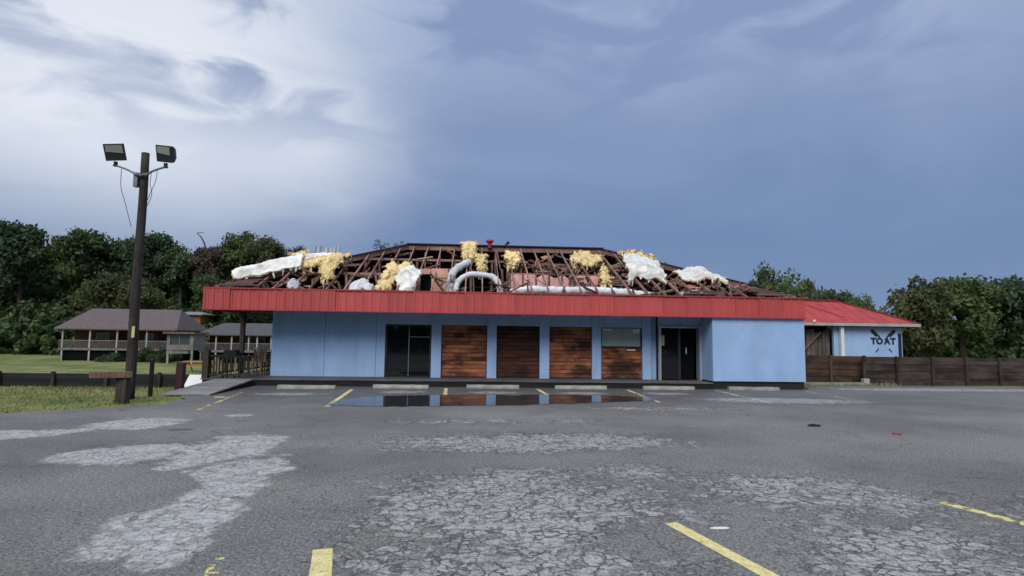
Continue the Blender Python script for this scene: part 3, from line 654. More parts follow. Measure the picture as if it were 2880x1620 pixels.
# attic partition: peach board with a square hole, pink batts between studs
ap = bx('attic_partition', 'peach', B, -1.74, -1.06, 23.45, 23.5, 2.75, 4.10)
bx('board', 'peach', ap, -1.76, -1.08, 23.44, 23.49, 4.13, 4.50)
bx('board', 'peach', ap, -2.30, -1.78, 23.45, 23.5, 4.27, 4.48)
bx('board', 'peach', ap, -2.34, -2.18, 23.46, 23.5, 2.75, 4.25)
bx('stud', 'rafter', ap, -1.05, -1.0, 23.38, 23.5, 2.75, 4.5)
bx('recess', 'void', ap, -2.17, -1.76, 23.7, 23.75, 2.75, 4.26)
pk = bx('pink_wall', 'rafter', B, 1.38, 5.2, 23.42, 23.5, 4.33, 4.38)
for k in range(7):
    x0 = 1.44 + k * 0.53
    bx('stud', 'rafter', pk, x0 - 0.05, x0 - 0.012, 23.40, 23.5, 2.75, 4.325)
    mb = MB()
    for a in range(5):
        for b in range(7):
            u, v = a / 4, b / 6
            mb.v.append((x0 + 0.01 + u * 0.45, 23.40 - 0.07 * math.sin(math.pi * u) * (0.6 + 0.6 * mnoise.noise(Vector((x0 + u, v * 4, 3)))), 2.85 + v * (1.47 - 0.25 * max(0, mnoise.noise(Vector((k * 1.7, u, 0)))))))
    mb.f = [(a * 7 + b, a * 7 + b + 1, (a + 1) * 7 + b + 1, (a + 1) * 7 + b) for a in range(4) for b in range(6)]
    mb.build('insulation_panel', 'pink', pk, smooth=True)
bx('backing', 'void', pk, 1.42, 5.16, 23.52, 23.54, 2.75, 4.32)
# ridge vent and pipe
rv = MB().tube([(0.66, YR - 0.1, 5.95), (0.66, YR - 0.1, 6.22)], 0.10, 12).build('roof_vent', 'red_vent', B)
MB().tube([(0.66, YR - 0.1, 6.20), (0.66, YR - 0.1, 6.25), (0.66, YR - 0.1, 6.33), (0.66, YR - 0.1, 6.36)], [0.12, 0.19, 0.17, 0.05], 12).build('cowl', 'red_vent', rv)
pp = MB().tube([(1.32, YR, 5.95), (1.40, YR, 6.12), (1.50, YR, 6.22)], 0.045, 8).build('vent_pipe', 'black', B)
MB().tube([(1.49, YR, 6.20), (1.56, YR, 6.28)], 0.075, 8).build('cap', 'black', pp)

# deck, skirting, porch on the left
DK = thing('porch_deck', (-1, 21.2, 0), 'low dark wooden porch deck running along the blue front wall', 'deck')
for k in range(9):
    bx('plank', 'deck', DK, -9.35, 8.72, 20.93 + k * 0.163, 21.087 + k * 0.163, DZ - 0.035, DZ)
bx('skirt_board', 'deck_dark', DK, -9.3, 8.74, 20.955, 20.985, 0.005, DZ - 0.037)
for k in range(24):
    bx('plank', 'deck', DK, -9.35, -7.52, 22.41 + k * 0.2, 22.603 + k * 0.2, DZ - 0.035, DZ)
bx('deck_floor', 'deck', DK, -9.35, -7.52, 27.22, 33.2, DZ - 0.035, DZ)
for y in (20.99, 24.4, 28.5, 32.9): bx('pier', 'deck_dark', DK, -9.3, -9.12, y, y + 0.18, -0.9, DZ - 0.04)
for y in (24.0, 28.2, 32.6): bx('roof_post', 'dark_timber', DK, -9.3, -9.14, y, y + 0.15, DZ, 2.66)
bx('corner_post', 'dark_timber', DK, -9.34, -9.14, 20.97, 21.17, DZ, 1.2)
rl = bm_('railing', 'black', DK, (-9.13, 21.06, 0.99), (-7.42, 21.06, 0.99), 0.09, 0.05)
bm_('rail', 'dark_timber', rl, (-9.13, 21.06, 0.36), (-7.42, 21.06, 0.36), 0.05, 0.06)
for k in range(11):
    x0 = -9.0 + k * 0.145
    bx('baluster', 'stick' if k % 4 == 1 else 'dark_timber', rl, x0, x0 + 0.045, 21.04, 21.08, 0.392, 0.962)
r2 = bm_('railing', 'dark_timber', DK, (-9.22, 21.2, 0.99), (-9.22, 33, 0.99), 0.09, 0.05)
bm_('rail', 'dark_timber', r2, (-9.22, 21.2, 0.36), (-9.22, 33, 0.36), 0.05, 0.06)
for k in range(48):
    y0 = 21.35 + k * 0.24; bx('baluster', 'dark_timber', r2, -9.24, -9.2, y0, y0 + 0.05, 0.392, 0.962)

sc = bx('screen', 'deck_dark', DK, -9.3, -7.56, 27.6, 27.63, DZ + 0.003, 0.5)
for k in range(12): bx('slat', 'dark_timber', sc, -9.28 + k * 0.145, -9.15 + k * 0.145, 27.56, 27.597, DZ + 0.003, rnd.uniform(1.0, 1.12))
# loose things in and on the roof ---------------------------------------
def tube_thing(name, label, cat, ctrl, r, mat, group=None, rings=True):
    pts = curve_pts(ctrl, 10); n = len(pts)
    rad = [r * (1 + (0.07 * math.sin(i * 2.6) if rings else 0) + 0.28 * mnoise.noise(Vector((i * 0.4, r * 30, 1)))) for i in range(n)]
    o = MB().tube(pts, rad, 12).build(name, mat, smooth=True); return tag(o, label, cat, group)
tube_thing('flexible_duct', 'white flexible duct bent into an arch inside the stripped roof', 'duct', [(0.98, 22.5, 3.1), (0.95, 22.65, 3.75), (0.72, 22.85, 4.12), (0.2, 22.9, 4.22), (-0.25, 22.9, 4.2), (-0.62, 22.8, 3.95), (-0.75, 22.6, 3.5), (-0.78, 22.5, 3.1)], 0.115, 'duct')
tube_thing('flexible_duct', 'white flexible duct rising steeply beside the arched one', 'duct', [(-0.98, 22.9, 3.1), (-0.97, 23.05, 3.9), (-0.86, 23.3, 4.35), (-0.55, 23.6, 4.65), (-0.25, 23.9, 4.85)], 0.15, 'duct')
tube_thing('flexible_duct', 'long white duct lying just above the red fascia below the pink insulation', 'duct', [(1.35, 21.95, 3.45), (2.2, 22.0, 3.58), (3.3, 21.95, 3.56), (4.4, 22.0, 3.60), (5.4, 21.95, 3.55), (6.2, 22.0, 3.5), (6.9, 22.0, 3.4)], 0.155, 'duct')
def batt(name, label, rows, thick, yellow_side='bottom', amp=0.10, nu=9, nv=9, group='loose insulation blown about the roof', facing=True, seed=0, mats=('fibre', 'facing'), flip=1):
    """a limp slab: control grid of points, smoothed and crumpled, with a yellow fibre body and a white sheet on one side"""
    g = [curve_pts(r, nu) for r in rows]
    cols = [curve_pts([g[i][k] for i in range(len(rows))], nv) for k in range(len(g[0]))]
    a, b = len(cols), len(cols[0])
    P = [[Vector(cols[i][j]) for j in range(b)] for i in range(a)]
    for i in range(a):
        for j in range(b):
            q = P[i][j]; P[i][j] = q + amp * Vector((mnoise.noise(q * 2.6 + Vector((seed, 0, 0))), mnoise.noise(q * 2.6 + Vector((0, seed, 5))), 1.0 * mnoise.noise(q * 3.1 + Vector((9, 0, seed)))))
            fine = 0.085 if mats[0] == 'fibre' and flip > 0 else 0.035
            P[i][j] += fine * mnoise.noise_vector(q * 8.5 + Vector((seed, 2, 1))) + fine * 0.5 * mnoise.noise_vector(q * 19 + Vector((seed, 7, 3)))
            if i in (0, a - 1) or j in (0, b - 1): P[i][j] += 1.3 * fine * mnoise.noise_vector(q * 23 + Vector((4, seed, 3)))
    nrm = [[(P[min(i + 1, a - 1)][j] - P[max(i - 1, 0)][j]).cross(P[i][min(j + 1, b - 1)] - P[i][max(j - 1, 0)]).normalized() for j in range(b)] for i in range(a)]
    base = sum((p for r in P for p in r), Vector()) / (a * b)
    t = thing(name, base, label, 'insulation', group)
    def slab(o0, o1, nm, mat, r=0.0):
        mb = MB()
        for o in (o0, o1):
            for i in range(a):
                for j in range(b):
                    k = 1.0 + r * mnoise.noise(P[i][j] * 7 + Vector((seed, o * 9, 0)))
                    mb.v.append(P[i][j] + nrm[i][j] * o * k * flip)
        s = a * b
        for i in range(a - 1):
            for j in range(b - 1):
                q = (i * b + j, i * b + j + 1, (i + 1) * b + j + 1, (i + 1) * b + j)
                mb.f.append(q); mb.f.append(tuple(x + s for x in q[::-1]))
        rim = [i * b for i in range(a)] + [(a - 1) * b + j for j in range(1, b)] + [i * b + b - 1 for i in range(a - 2, -1, -1)] + [j for j in range(b - 2, 0, -1)]
        for k in range(len(rim)):
            p, q = rim[k], rim[(k + 1) % len(rim)]; mb.f.append((p, q, q + s, p + s))
        mb.build(nm, mat, t, smooth=True)
    slab(0, thick, 'fibre_body', mats[0], 0.5)
    rr = random.Random(seed * 13 + 5); yel = mats[0] == 'fibre' and (flip > 0 or not facing)
    mb = MB()
    for _ in range(220 if yel else 50):
        edge = rr.random() < 0.6
        i, j = (rr.choice((0, a - 1)), rr.randrange(b)) if edge and rr.random() < .5 else ((rr.randrange(a), rr.choice((0, 0, b - 1))) if edge else (rr.randrange(a), rr.randrange(b)))
        p = P[i][j] + nrm[i][j] * flip * thick * rr.uniform(0.3, 1.2)
        d = Vector((rr.gauss(0, 1), rr.gauss(0, 1), rr.gauss(-0.7 if edge else 0.2, .8))).normalized() * rr.uniform(.03, .095); w = d.cross(Vector((rr.gauss(0, 1), rr.gauss(0, 1), rr.gauss(0, 1)))).normalized() * rr.uniform(.02, .06)
        mb.add([p - w, p + w, p + d + w * .3, p + d - w * .3], [(0, 1, 2, 3)])
    for _ in range(10 if yel else 5):                                    # shreds hanging from the low edge
        i = rr.randrange(a); p = P[i][0]; L = rr.uniform(.10, .34); w = Vector((rr.uniform(.02, .06), rr.uniform(-.02, .02), 0)); sw = Vector((rr.uniform(-.06, .06), rr.uniform(-.06, .02), 0))
        mb.add([p - w, p + w, p + w * .8 + sw + Vector((0, 0, -L * .6)), p + sw * 1.5 + Vector((0, 0, -L)), p - w * .7 + sw + Vector((0, 0, -L * .5))], [(0, 1, 2, 3, 4)])
    mb.build('torn_fibres', mats[0] if yel or not facing else mats[1], t, kind='stuff')
    if facing: slab(-0.022, -0.004, 'facing', mats[1])
    return t
def rp(x, y, l=0.0): return (x, y, zr(y) + l)
# rows run along x, from low to high on the slope
batt('insulation_batt', 'long white-faced batt lying along the left hip above the corner of the fascia', [[(-8.62, 21.45, 3.72), (-8.0, 22.05, 3.96), (-7.3, 22.65, 4.24), (-6.75, 23.0, 4.42)], [(-8.80, 21.7, 4.06), (-8.05, 22.4, 4.40), (-7.35, 23.0, 4.70), (-6.8, 23.3, 4.86)], [(-8.75, 22.2, 4.16), (-8.0, 22.9, 4.54), (-7.3, 23.6, 4.84), (-6.9, 23.9, 4.98)]], 0.09, amp=0.06, seed=1, flip=-1)
batt('insulation_batt', 'golden batt tucked under the white one near the middle of the left hip', [[(-6.95, 23.1, 4.36), (-6.45, 23.35, 4.44), (-5.9, 23.6, 4.56)], [(-7.0, 23.3, 4.60), (-6.45, 23.55, 4.70), (-5.85, 23.8, 4.80)], [(-7.0, 23.8, 4.72), (-6.45, 24.0, 4.84), (-5.85, 24.2, 4.95)]], 0.07, amp=0.10, seed=2, facing=False)
batt('insulation_batt', 'white and yellow batt folded over the top of the left hip', [[(-7.15, 23.6, 4.72), (-6.5, 23.8, 4.84), (-5.85, 24.0, 4.95)], [(-7.25, 24.0, 5.00), (-6.5, 24.3, 5.10), (-5.8, 24.5, 5.16)], [(-7.1, 24.7, 5.06), (-6.4, 25.0, 5.14), (-5.8, 25.1, 5.18)]], 0.08, amp=0.10, seed=22, flip=-1)
batt('insulation_batt', 'yellow tip at the upper left end of the white batts on the left hip', [[(-7.5, 23.95, 4.90), (-7.2, 24.0, 4.95), (-6.9, 24.05, 5.0)], [(-7.6, 24.3, 5.06), (-7.25, 24.4, 5.14), (-6.9, 24.4, 5.14)]], 0.06, amp=0.08, seed=23, facing=False)
batt('insulation_batt', 'bright yellow clump hanging through the rafters on the left of the roof', [[(-5.95, 22.4, 4.0), (-5.6, 22.3, 3.92), (-5.35, 22.4, 4.05)], [(-6.0, 22.8, 4.35), (-5.65, 22.6, 4.28), (-5.3, 22.8, 4.35)], [(-5.95, 23.5, 4.72), (-5.6, 23.4, 4.70), (-5.2, 23.5, 4.72)], [(-5.85, 24.2, 5.02), (-5.5, 24.2, 5.05), (-5.15, 24.2, 5.0)]], 0.06, amp=0.30, seed=3, facing=False)
batt('insulation_batt', 'yellow batt slumped in an arch over the rafters left of the peach board', [[(-3.62, 21.25, 3.30), (-3.3, 21.3, 3.35), (-3.12, 21.4, 3.4)], [(-3.55, 22.0, 3.85), (-3.25, 22.0, 3.95), (-3.0, 22.1, 3.92)], [(-3.5, 23.0, 4.35), (-3.1, 22.9, 4.42), (-2.7, 22.9, 4.36)], [(-3.35, 23.9, 4.68), (-3.0, 23.8, 4.70), (-2.5, 23.8, 4.66)]], 0.06, amp=0.24, seed=4, facing=False)
batt('insulation_batt', 'white-topped batt bulging beside the peach board with yellow strips hanging below', [[(-2.75, 21.4, 3.32), (-2.5, 21.35, 3.30), (-2.25, 21.4, 3.32)], [(-2.9, 21.9, 3.82), (-2.5, 21.8, 3.86), (-2.15, 21.9, 3.80)], [(-3.1, 22.3, 4.12), (-2.6, 22.2, 4.22), (-2.1, 22.3, 4.05)], [(-3.0, 23.0, 4.42), (-2.5, 23.0, 4.50), (-2.1, 23.0, 4.32)]], 0.08, amp=0.16, seed=5, flip=-1)
batt('insulation_batt', 'square yellow flap hanging from the ridge left of the red vent', [[(-0.52, 26.2, 5.30), (-0.32, 26.1, 5.22), (-0.12, 26.2, 5.3)], [(-0.62, 26.4, 5.62), (-0.32, 26.3, 5.6), (-0.02, 26.4, 5.62)], [(-0.66, 27.05, 6.12), (-0.32, 27.0, 6.14), (0.0, 27.05, 6.12)]], 0.10, amp=0.08, seed=6, facing=False)
batt('insulation_batt', 'narrow yellow strip hanging straight down above the arched white duct', [[(0.12, 23.4, 4.42), (0.26, 23.4, 4.38), (0.38, 23.4, 4.42)], [(0.07, 24.2, 4.92), (0.26, 24.2, 4.90), (0.42, 24.2, 4.92)], [(0.0, 25.3, 5.38), (0.24, 25.3, 5.36), (0.48, 25.3, 5.38)]], 0.09, amp=0.07, seed=7, facing=False)
batt('insulation_batt', 'small pale yellow flap draped over the middle purlin below the vent pipe', [[(1.40, 24.2, 4.72), (1.6, 24.1, 4.65), (1.75, 24.2, 4.72)], [(1.34, 24.9, 5.08), (1.62, 24.8, 5.06), (1.86, 24.9, 5.08)], [(1.32, 25.8, 5.48), (1.64, 25.8, 5.46), (1.96, 25.8, 5.48)]], 0.10, amp=0.16, seed=8, facing=False)
batt('insulation_batt', 'wide golden batt sagging in two points near the right end of the ridge', [[(4.1, 24.3, 4.72), (4.5, 24.8, 5.0), (4.85, 24.2, 4.78), (5.35, 24.9, 5.06), (5.5, 25.1, 5.1)], [(4.25, 25.2, 5.20), (4.6, 25.3, 5.24), (4.95, 25.2, 5.24), (5.3, 25.4, 5.28), (5.6, 25.5, 5.3)], [(4.4, 26.0, 5.52), (4.7, 26.1, 5.56), (5.0, 26.3, 5.70), (5.3, 26.1, 5.56), (5.7, 26.0, 5.5)]], 0.09, amp=0.14, seed=9, facing=False)
batt('insulation_batt', 'small yellow strip dangling at the right end of the pink insulation', [[(4.92, 22.3, 3.95), (5.08, 22.25, 3.92), (5.24, 22.3, 3.98)], [(5.0, 22.9, 4.35), (5.15, 22.9, 4.36), (5.34, 22.9, 4.36)], [(5.22, 23.8, 4.68), (5.32, 23.8, 4.7), (5.42, 23.8, 4.68)]], 0.10, amp=0.10, seed=10, facing=False)
batt('insulation_batt', 'big white batt with a yellow upper edge arched over the right side of the roof', [[(6.1, 22.75, 4.05), (6.5, 23.0, 4.3), (6.9, 22.8, 4.18), (7.3, 22.9, 4.22), (7.5, 22.6, 4.0)], [(6.2, 23.2, 4.58), (6.7, 23.1, 4.66), (7.1, 23.1, 4.62), (7.45, 23.1, 4.5), (7.7, 23.1, 4.35)], [(6.3, 24.2, 5.05), (6.8, 24.2, 5.15), (7.2, 24.2, 5.1), (7.6, 24.2, 4.98), (7.9, 24.2, 4.8)], [(6.45, 25.5, 5.55), (6.9, 25.6, 5.62), (7.3, 25.5, 5.50), (7.7, 25.3, 5.36), (8.0, 25.1, 5.2)]], 0.08, amp=0.12, seed=11, flip=-1)
batt('insulation_batt', 'golden fringe showing above the big white batt on the right', [[(6.5, 25.55, 5.46), (7.0, 25.6, 5.5), (7.5, 25.45, 5.36), (8.0, 25.2, 5.16)], [(6.55, 25.7, 5.70), (7.0, 25.75, 5.76), (7.5, 25.6, 5.60), (8.0, 25.3, 5.38)]], 0.12, amp=0.14, seed=12, facing=False)
batt('insulation_batt', 'flat white batt with a peak, lowest on the right slope of the roof', [[(8.3, 22.9, 4.20), (8.8, 22.6, 4.12), (9.3, 22.75, 4.3), (9.7, 22.6, 4.22), (9.95, 22.3, 3.98)], [(8.35, 23.4, 4.48), (8.8, 23.3, 4.54), (9.3, 23.3, 4.66), (9.75, 23.1, 4.42), (10.1, 22.9, 4.25)], [(8.3, 23.9, 4.68), (8.8, 24.0, 4.76), (9.3, 23.9, 4.88), (9.8, 23.6, 4.56), (10.2, 23.3, 4.38)]], 0.08, amp=0.10, seed=13, flip=-1)
batt('insulation_batt', 'crumpled grey-white piece behind the fascia left of the arched yellow batt', [[(-4.5, 21.25, 3.35), (-4.1, 21.2, 3.38), (-3.8, 21.25, 3.33)], [(-4.45, 21.6, 3.55), (-4.1, 21.5, 3.72), (-3.75, 21.6, 3.5)], [(-4.4, 22.0, 3.6), (-4.1, 22.0, 3.75), (-3.8, 22.0, 3.55)]], 0.08, amp=0.16, seed=14, facing=False, mats=('duct', 'duct'))
batt('insulation_batt', 'small grey-white piece behind the fascia below the bright yellow clump', [[(-6.7, 21.2, 3.33), (-6.5, 21.2, 3.36), (-6.35, 21.2, 3.33)], [(-6.7, 21.5, 3.62), (-6.5, 21.4, 3.7), (-6.35, 21.5, 3.55)]], 0.06, amp=0.12, seed=15, facing=False, mats=('duct', 'duct'))
batt('insulation_batt', 'flattened white piece behind the fascia below the flat white batt', [[(7.7, 21.3, 3.42), (8.3, 21.2, 3.45), (9.0, 21.3, 3.42)], [(7.8, 21.7, 3.52), (8.4, 21.7, 3.58), (9.0, 21.7, 3.5)]], 0.06, amp=0.10, seed=16, facing=False, mats=('duct', 'duct'))
def tin():
    mb = MB(); n = 16
    for k in range(n + 1):
        u = k / n; xx = -8.1 + 1.25 * u; yy = 29.6 + 0.12 * math.sin(u * 6); w = 0.02 * math.sin(k * 1.9)
        mb.v += [(xx, yy + w, 5.1 - 0.1 * u), (xx + 0.03, yy + w + 0.25, 6.28 - 0.05 * u + 0.05 * math.sin(u * 9))]
    m = len(mb.v); mb.v += [(x, y + 0.012, z) for x, y, z in mb.v]
    for k in range(n):
        q = (2 * k, 2 * k + 2, 2 * k + 3, 2 * k + 1); mb.f.append(q); mb.f.append(tuple(i + m for i in q[::-1]))
    tag(mb.build('roofing_sheet', 'tin'), 'bent grey metal sheet sticking up behind the left hip', 'metal sheet')
tin()

# wheel stops
def wheel_stop(x0, x1, y, label, rz=0.0):
    prof = [(-0.09, 0.004), (0.09, 0.004), (0.085, 0.05), (0.055, 0.125), (-0.055, 0.125), (-0.085, 0.05)]
    mb = MB(); L = x1 - x0; n = 10; cx = (x0 + x1) / 2
    for k in range(n + 1):
        t = -L / 2 + L * k / n
        for u, v in prof:
            j = 0.012 * mnoise.noise(Vector((t * 4 + x0, u * 30, v * 30)))
            mb.v.append((t, u + j, v + (j if v > .01 else 0)))
    m = len(prof)
    mb.f = [(k * m + i, k * m + (i + 1) % m, (k + 1) * m + (i + 1) % m, (k + 1) * m + i) for k in range(n) for i in range(m)]
    mb.f += [tuple(range(m))[::-1], tuple(n * m + i for i in range(m))]
    o = mb.build('wheel_stop', 'concrete'); o.location = (cx, y, 0); o.rotation_euler[2] = rz
    tag(o, label, 'wheel stop', 'wheel stops along the porch deck')
for x0, x1, y, lb, rz in [(-6.35, -4.5, 19.75, 'concrete wheel stop in front of the blank blue wall, leftmost of the row', R(1)), (-3.36, -1.5, 20.25, 'concrete wheel stop in front of the dark glass doors', R(-.6)), (-0.22, 1.6, 20.5, 'concrete wheel stop in front of the first two boarded bays', R(.5)),
                          (2.86, 4.68, 20.5, 'concrete wheel stop in front of the third boarded bay', 0), (6.0, 7.85, 20.55, 'concrete wheel stop in front of the entrance', R(.4)), (9.1, 10.95, 20.55, 'concrete wheel stop in front of the bright blue block wall', R(-.4))]:
    wheel_stop(x0, x1, y, lb, rz)

# ------------------------------------------------------------------ outbuilding on the right
M['annex_board'] = wood('grey_brown_boards', (0.085, 0.068, 0.06), (0.03, 0.024, 0.022), 0.9, 'z', 1, 0.5, 0.6, (0.16, 0.13, 0.11))
def outbuilding():
    t = thing('outbuilding', (22.5, 32, 0), 'blue outbuilding with red hip roof and a black painted emblem', 'building')
    X0, X1, Y0, Y1, z0, zt = 15.4, 23.6, 29.6, 35.2, 2.82, 4.16
    rx0, rx1, ry = 15.6, 20.85, 32.4
    # main roof: left end runs into a cross gable, right end is hipped
    rf = MB()
    top = [(X0, Y0, z0), (X1, Y0, z0), (X1, Y1, z0), (X0, Y1, z0), (rx0, ry, zt), (rx1, ry, zt)]
    rf.add(top + [(x, y, z - 0.06) for x, y, z in top], [(0, 1, 5, 4), (1, 2, 5), (2, 3, 4, 5), (3, 0, 4), (7, 6, 10, 11), (8, 7, 11), (9, 8, 11, 10), (6, 9, 10), (0, 6, 7, 1), (1, 7, 8, 2), (2, 8, 9, 3), (3, 9, 6, 0)])
    ro = rf.build('roof', 'red_roof', t)
    sl = (zt - z0) / (ry - Y0)
    # standing seams and a lapped sheet that marks the fold seen across the slope
    for k in range(13):
        x = X0 + 0.4 + k * 0.62
        tt = min(1, (X1 - x) / (X1 - rx1)); ye = Y0 + (ry - Y0) * tt - 0.05
        if ye > Y0 + 0.2: bm_('seam', 'red_roof', ro, (x, Y0 + 0.02, z0 + 0.012), (x, ye, z0 + (ye - Y0) * sl + 0.006), 0.025, 0.014)
    bm_('ridge_cap', 'red_roof', ro, (rx0, ry, zt + 0.02), (rx1, ry, zt + 0.02), 0.3, 0.04)
    bm_('hip_cap', 'red_roof', ro, (rx1, ry, zt + 0.02), (X1, Y0, z0 + 0.02), 0.22, 0.04)
    bm_('valley', 'red_trim', ro, (18.35, ry - 0.25, zt - 0.10), (19.9, Y0 + 0.6, z0 + 0.6 * sl + 0.008), 0.12, 0.02)
    bx('gutter', 'off_white', t, X0, X1, Y0 - 0.08, Y0 - 0.01, z0 - 0.17, z0 - 0.02)
    bx('soffit', 'soffit', t, X0 + 0.1, X1 - 0.1, Y0 + 0.02, 30.3, z0 - 0.2, z0 - 0.16)
    wy = 29.95
    wl = bx('front_wall', 'blue_block', t, 19.05, 22.85, wy, wy + 0.15, -0.25, z0 - 0.205)
    bx('side_wall', 'blue', t, 22.7, 22.85, wy + 0.16, 34.8, -0.25, z0 - 0.205)
    bx('rear_wall', 'blue', t, 15.8, 22.69, 34.65, 34.8, -0.25, z0 - 0.205)
    # open bay with dark planks
    ob = bx('open_bay', 'void', t, 16.0, 19.04, wy + 0.5, wy + 0.55, -0.25, z0 - 0.205, label='dark open bay with old grey boards')
    for k in range(13):
        x = 16.2 + k * 0.215
        bx('board', 'annex_board', ob, x, x + 0.2, wy + 0.2 + rnd.uniform(0, .1), wy + 0.4, -0.25, rnd.uniform(2.3, 2.5))
    MB().beam((17.5, wy + 0.12, 1.4), (18.4, wy + 0.12, 2.3), 0.12, 0.05).build('brace', 'stick', ob)
    bx('post', 'white_paint', t, 19.3, 19.48, 29.70, 29.88, -0.25, z0 - 0.17, label='white porch post')
    # black emblem: crossed paddles with four letters between
    y = wy - 0.006
    cx, cz = 21.80, 1.86
    for s in (-1, 1):
        MB().add([(cx - s * 0.05, y, cz + 0.08), (cx - s * 0.08, y, cz + 0.05), (cx - s * 0.34, y, cz + 0.28), (cx - s * 0.40, y, cz + 0.22), (cx - s * 0.68, y, cz + 0.48), (cx - s * 0.69, y, cz + 0.61), (cx - s * 0.56, y, cz + 0.64), (cx - s * 0.28, y, cz + 0.38)], [(0, 1, 2, 3, 4, 5, 6, 7)]).build('paddle', 'sign_black', wl)
        MB().beam((cx + s * 0.28, y, cz - 0.38), (cx + s * 0.46, y, cz - 0.58), 0.06, 0.006, (0, 1, 0)).build('paddle_handle', 'sign_black', wl)
    em = wl
    for ch, dx in (('T', -0.56), ('O', -0.22), ('A', 0.20), ('T', 0.53)):
        cu = bpy.data.curves.new('letter', 'FONT'); cu.body = ch; cu.size = 0.44; cu.align_x = 'CENTER'; cu.extrude = 0.003; cu.offset = 0.03
        ob2 = bpy.data.objects.new('tmp', cu); COL.objects.link(ob2)
        me = bpy.data.meshes.new_from_object(ob2.evaluated_get(bpy.context.evaluated_depsgraph_get()))
        COL.objects.unlink(ob2); bpy.data.objects.remove(ob2)
        me.name = 'letter'; me.transform(Matrix.Rotation(R(90), 4, 'X')); me.materials.clear(); me.materials.append(M['sign_black'])
        lo = bpy.data.objects.new('letter', me); link(lo, em); lo.location = Vector((cx + dx, y - 0.004, cz - 0.13)) - Vector(t.location)
    bx('window', 'dark_frame', t, 22.62, 22.78, wy - 0.04, wy - 0.002, 0.2, 2.3)
    # small lamps on the roof edge next to the main building
    MB().tube([(17.75, Y0 - 0.10, z0 + 0.02), (17.75, Y0 - 0.10, z0 + 0.12)], [0.07, 0.05], 10).build('lamp', 'white_paint', t)
    MB().tube([(18.6, ry - 0.3, zt - 0.1), (18.6, ry - 0.3, zt + 0.08)], [0.13, 0.10], 10).build('roof_vent', 'off_white', t)
outbuilding()
def board_fence(x0, x1, y0, y1, z0, z1, n, mat, label, posts, caps=None, gap=0.012):
    t = thing('board_fence', ((x0 + x1) / 2, (y0 + y1) / 2, 0), label, 'fence')
    h = (z1 - z0) / n; d = Vector((x1 - x0, y1 - y0, 0)); nrm = Vector((-d.y, d.x, 0)).normalized()
    for k in range(n):
        zc = z0 + (k + 0.5) * h
        cuts = [0.0] + sorted(p for p in posts[1:-1]) + [1.0]
        for a, b in zip(cuts[:-1], cuts[1:]):
            j = rnd.uniform(-.012, .012)
            p, q = Vector((x0, y0, zc + j)) + d * (a + 0.002), Vector((x0, y0, zc + j)) + d * (b - 0.002)
            o_ = nrm * (0.012 if k % 2 else -0.012); MB().beam(p + o_, q + o_, 0.02, h + 0.012).build('board', mat, t)
    for u in posts:
        p = Vector((x0, y0, 0)) + d * u + nrm * -0.07
        bx('post', mat, t, p.x - 0.05, p.x + 0.05, p.y - 0.05, p.y + 0.05, -0.25, z1 + 0.03)
    return t
board_fence(13.55, 16.6, 24.0, 24.1, 0.08, 1.19, 8, 'fence', 'brown horizontal-board fence right beside the bright blue block wall', [0, 0.5, 1])
board_fence(16.3, 24.0, 23.7, 23.9, 0.0, 1.18, 8, 'fence2', 'darker board fence with posts at the far right, in front of the emblem wall', [0, 0.19, 0.40, 0.6, 0.8, 1])
# pale block where the fences meet
tag(bx('concrete_block', 'off_white', None, 16.15, 16.38, 23.42, 23.62, 0.02, 0.28), 'small pale block at the foot of the fence where the two fences meet', 'block')
tag(MB().beam((13.3, 23.3, 0.05), (16.2, 23.45, 0.05), 0.16, 0.12).build('kerb', 'concrete'), 'pale low concrete kerb at the foot of the brown fence', 'kerb')

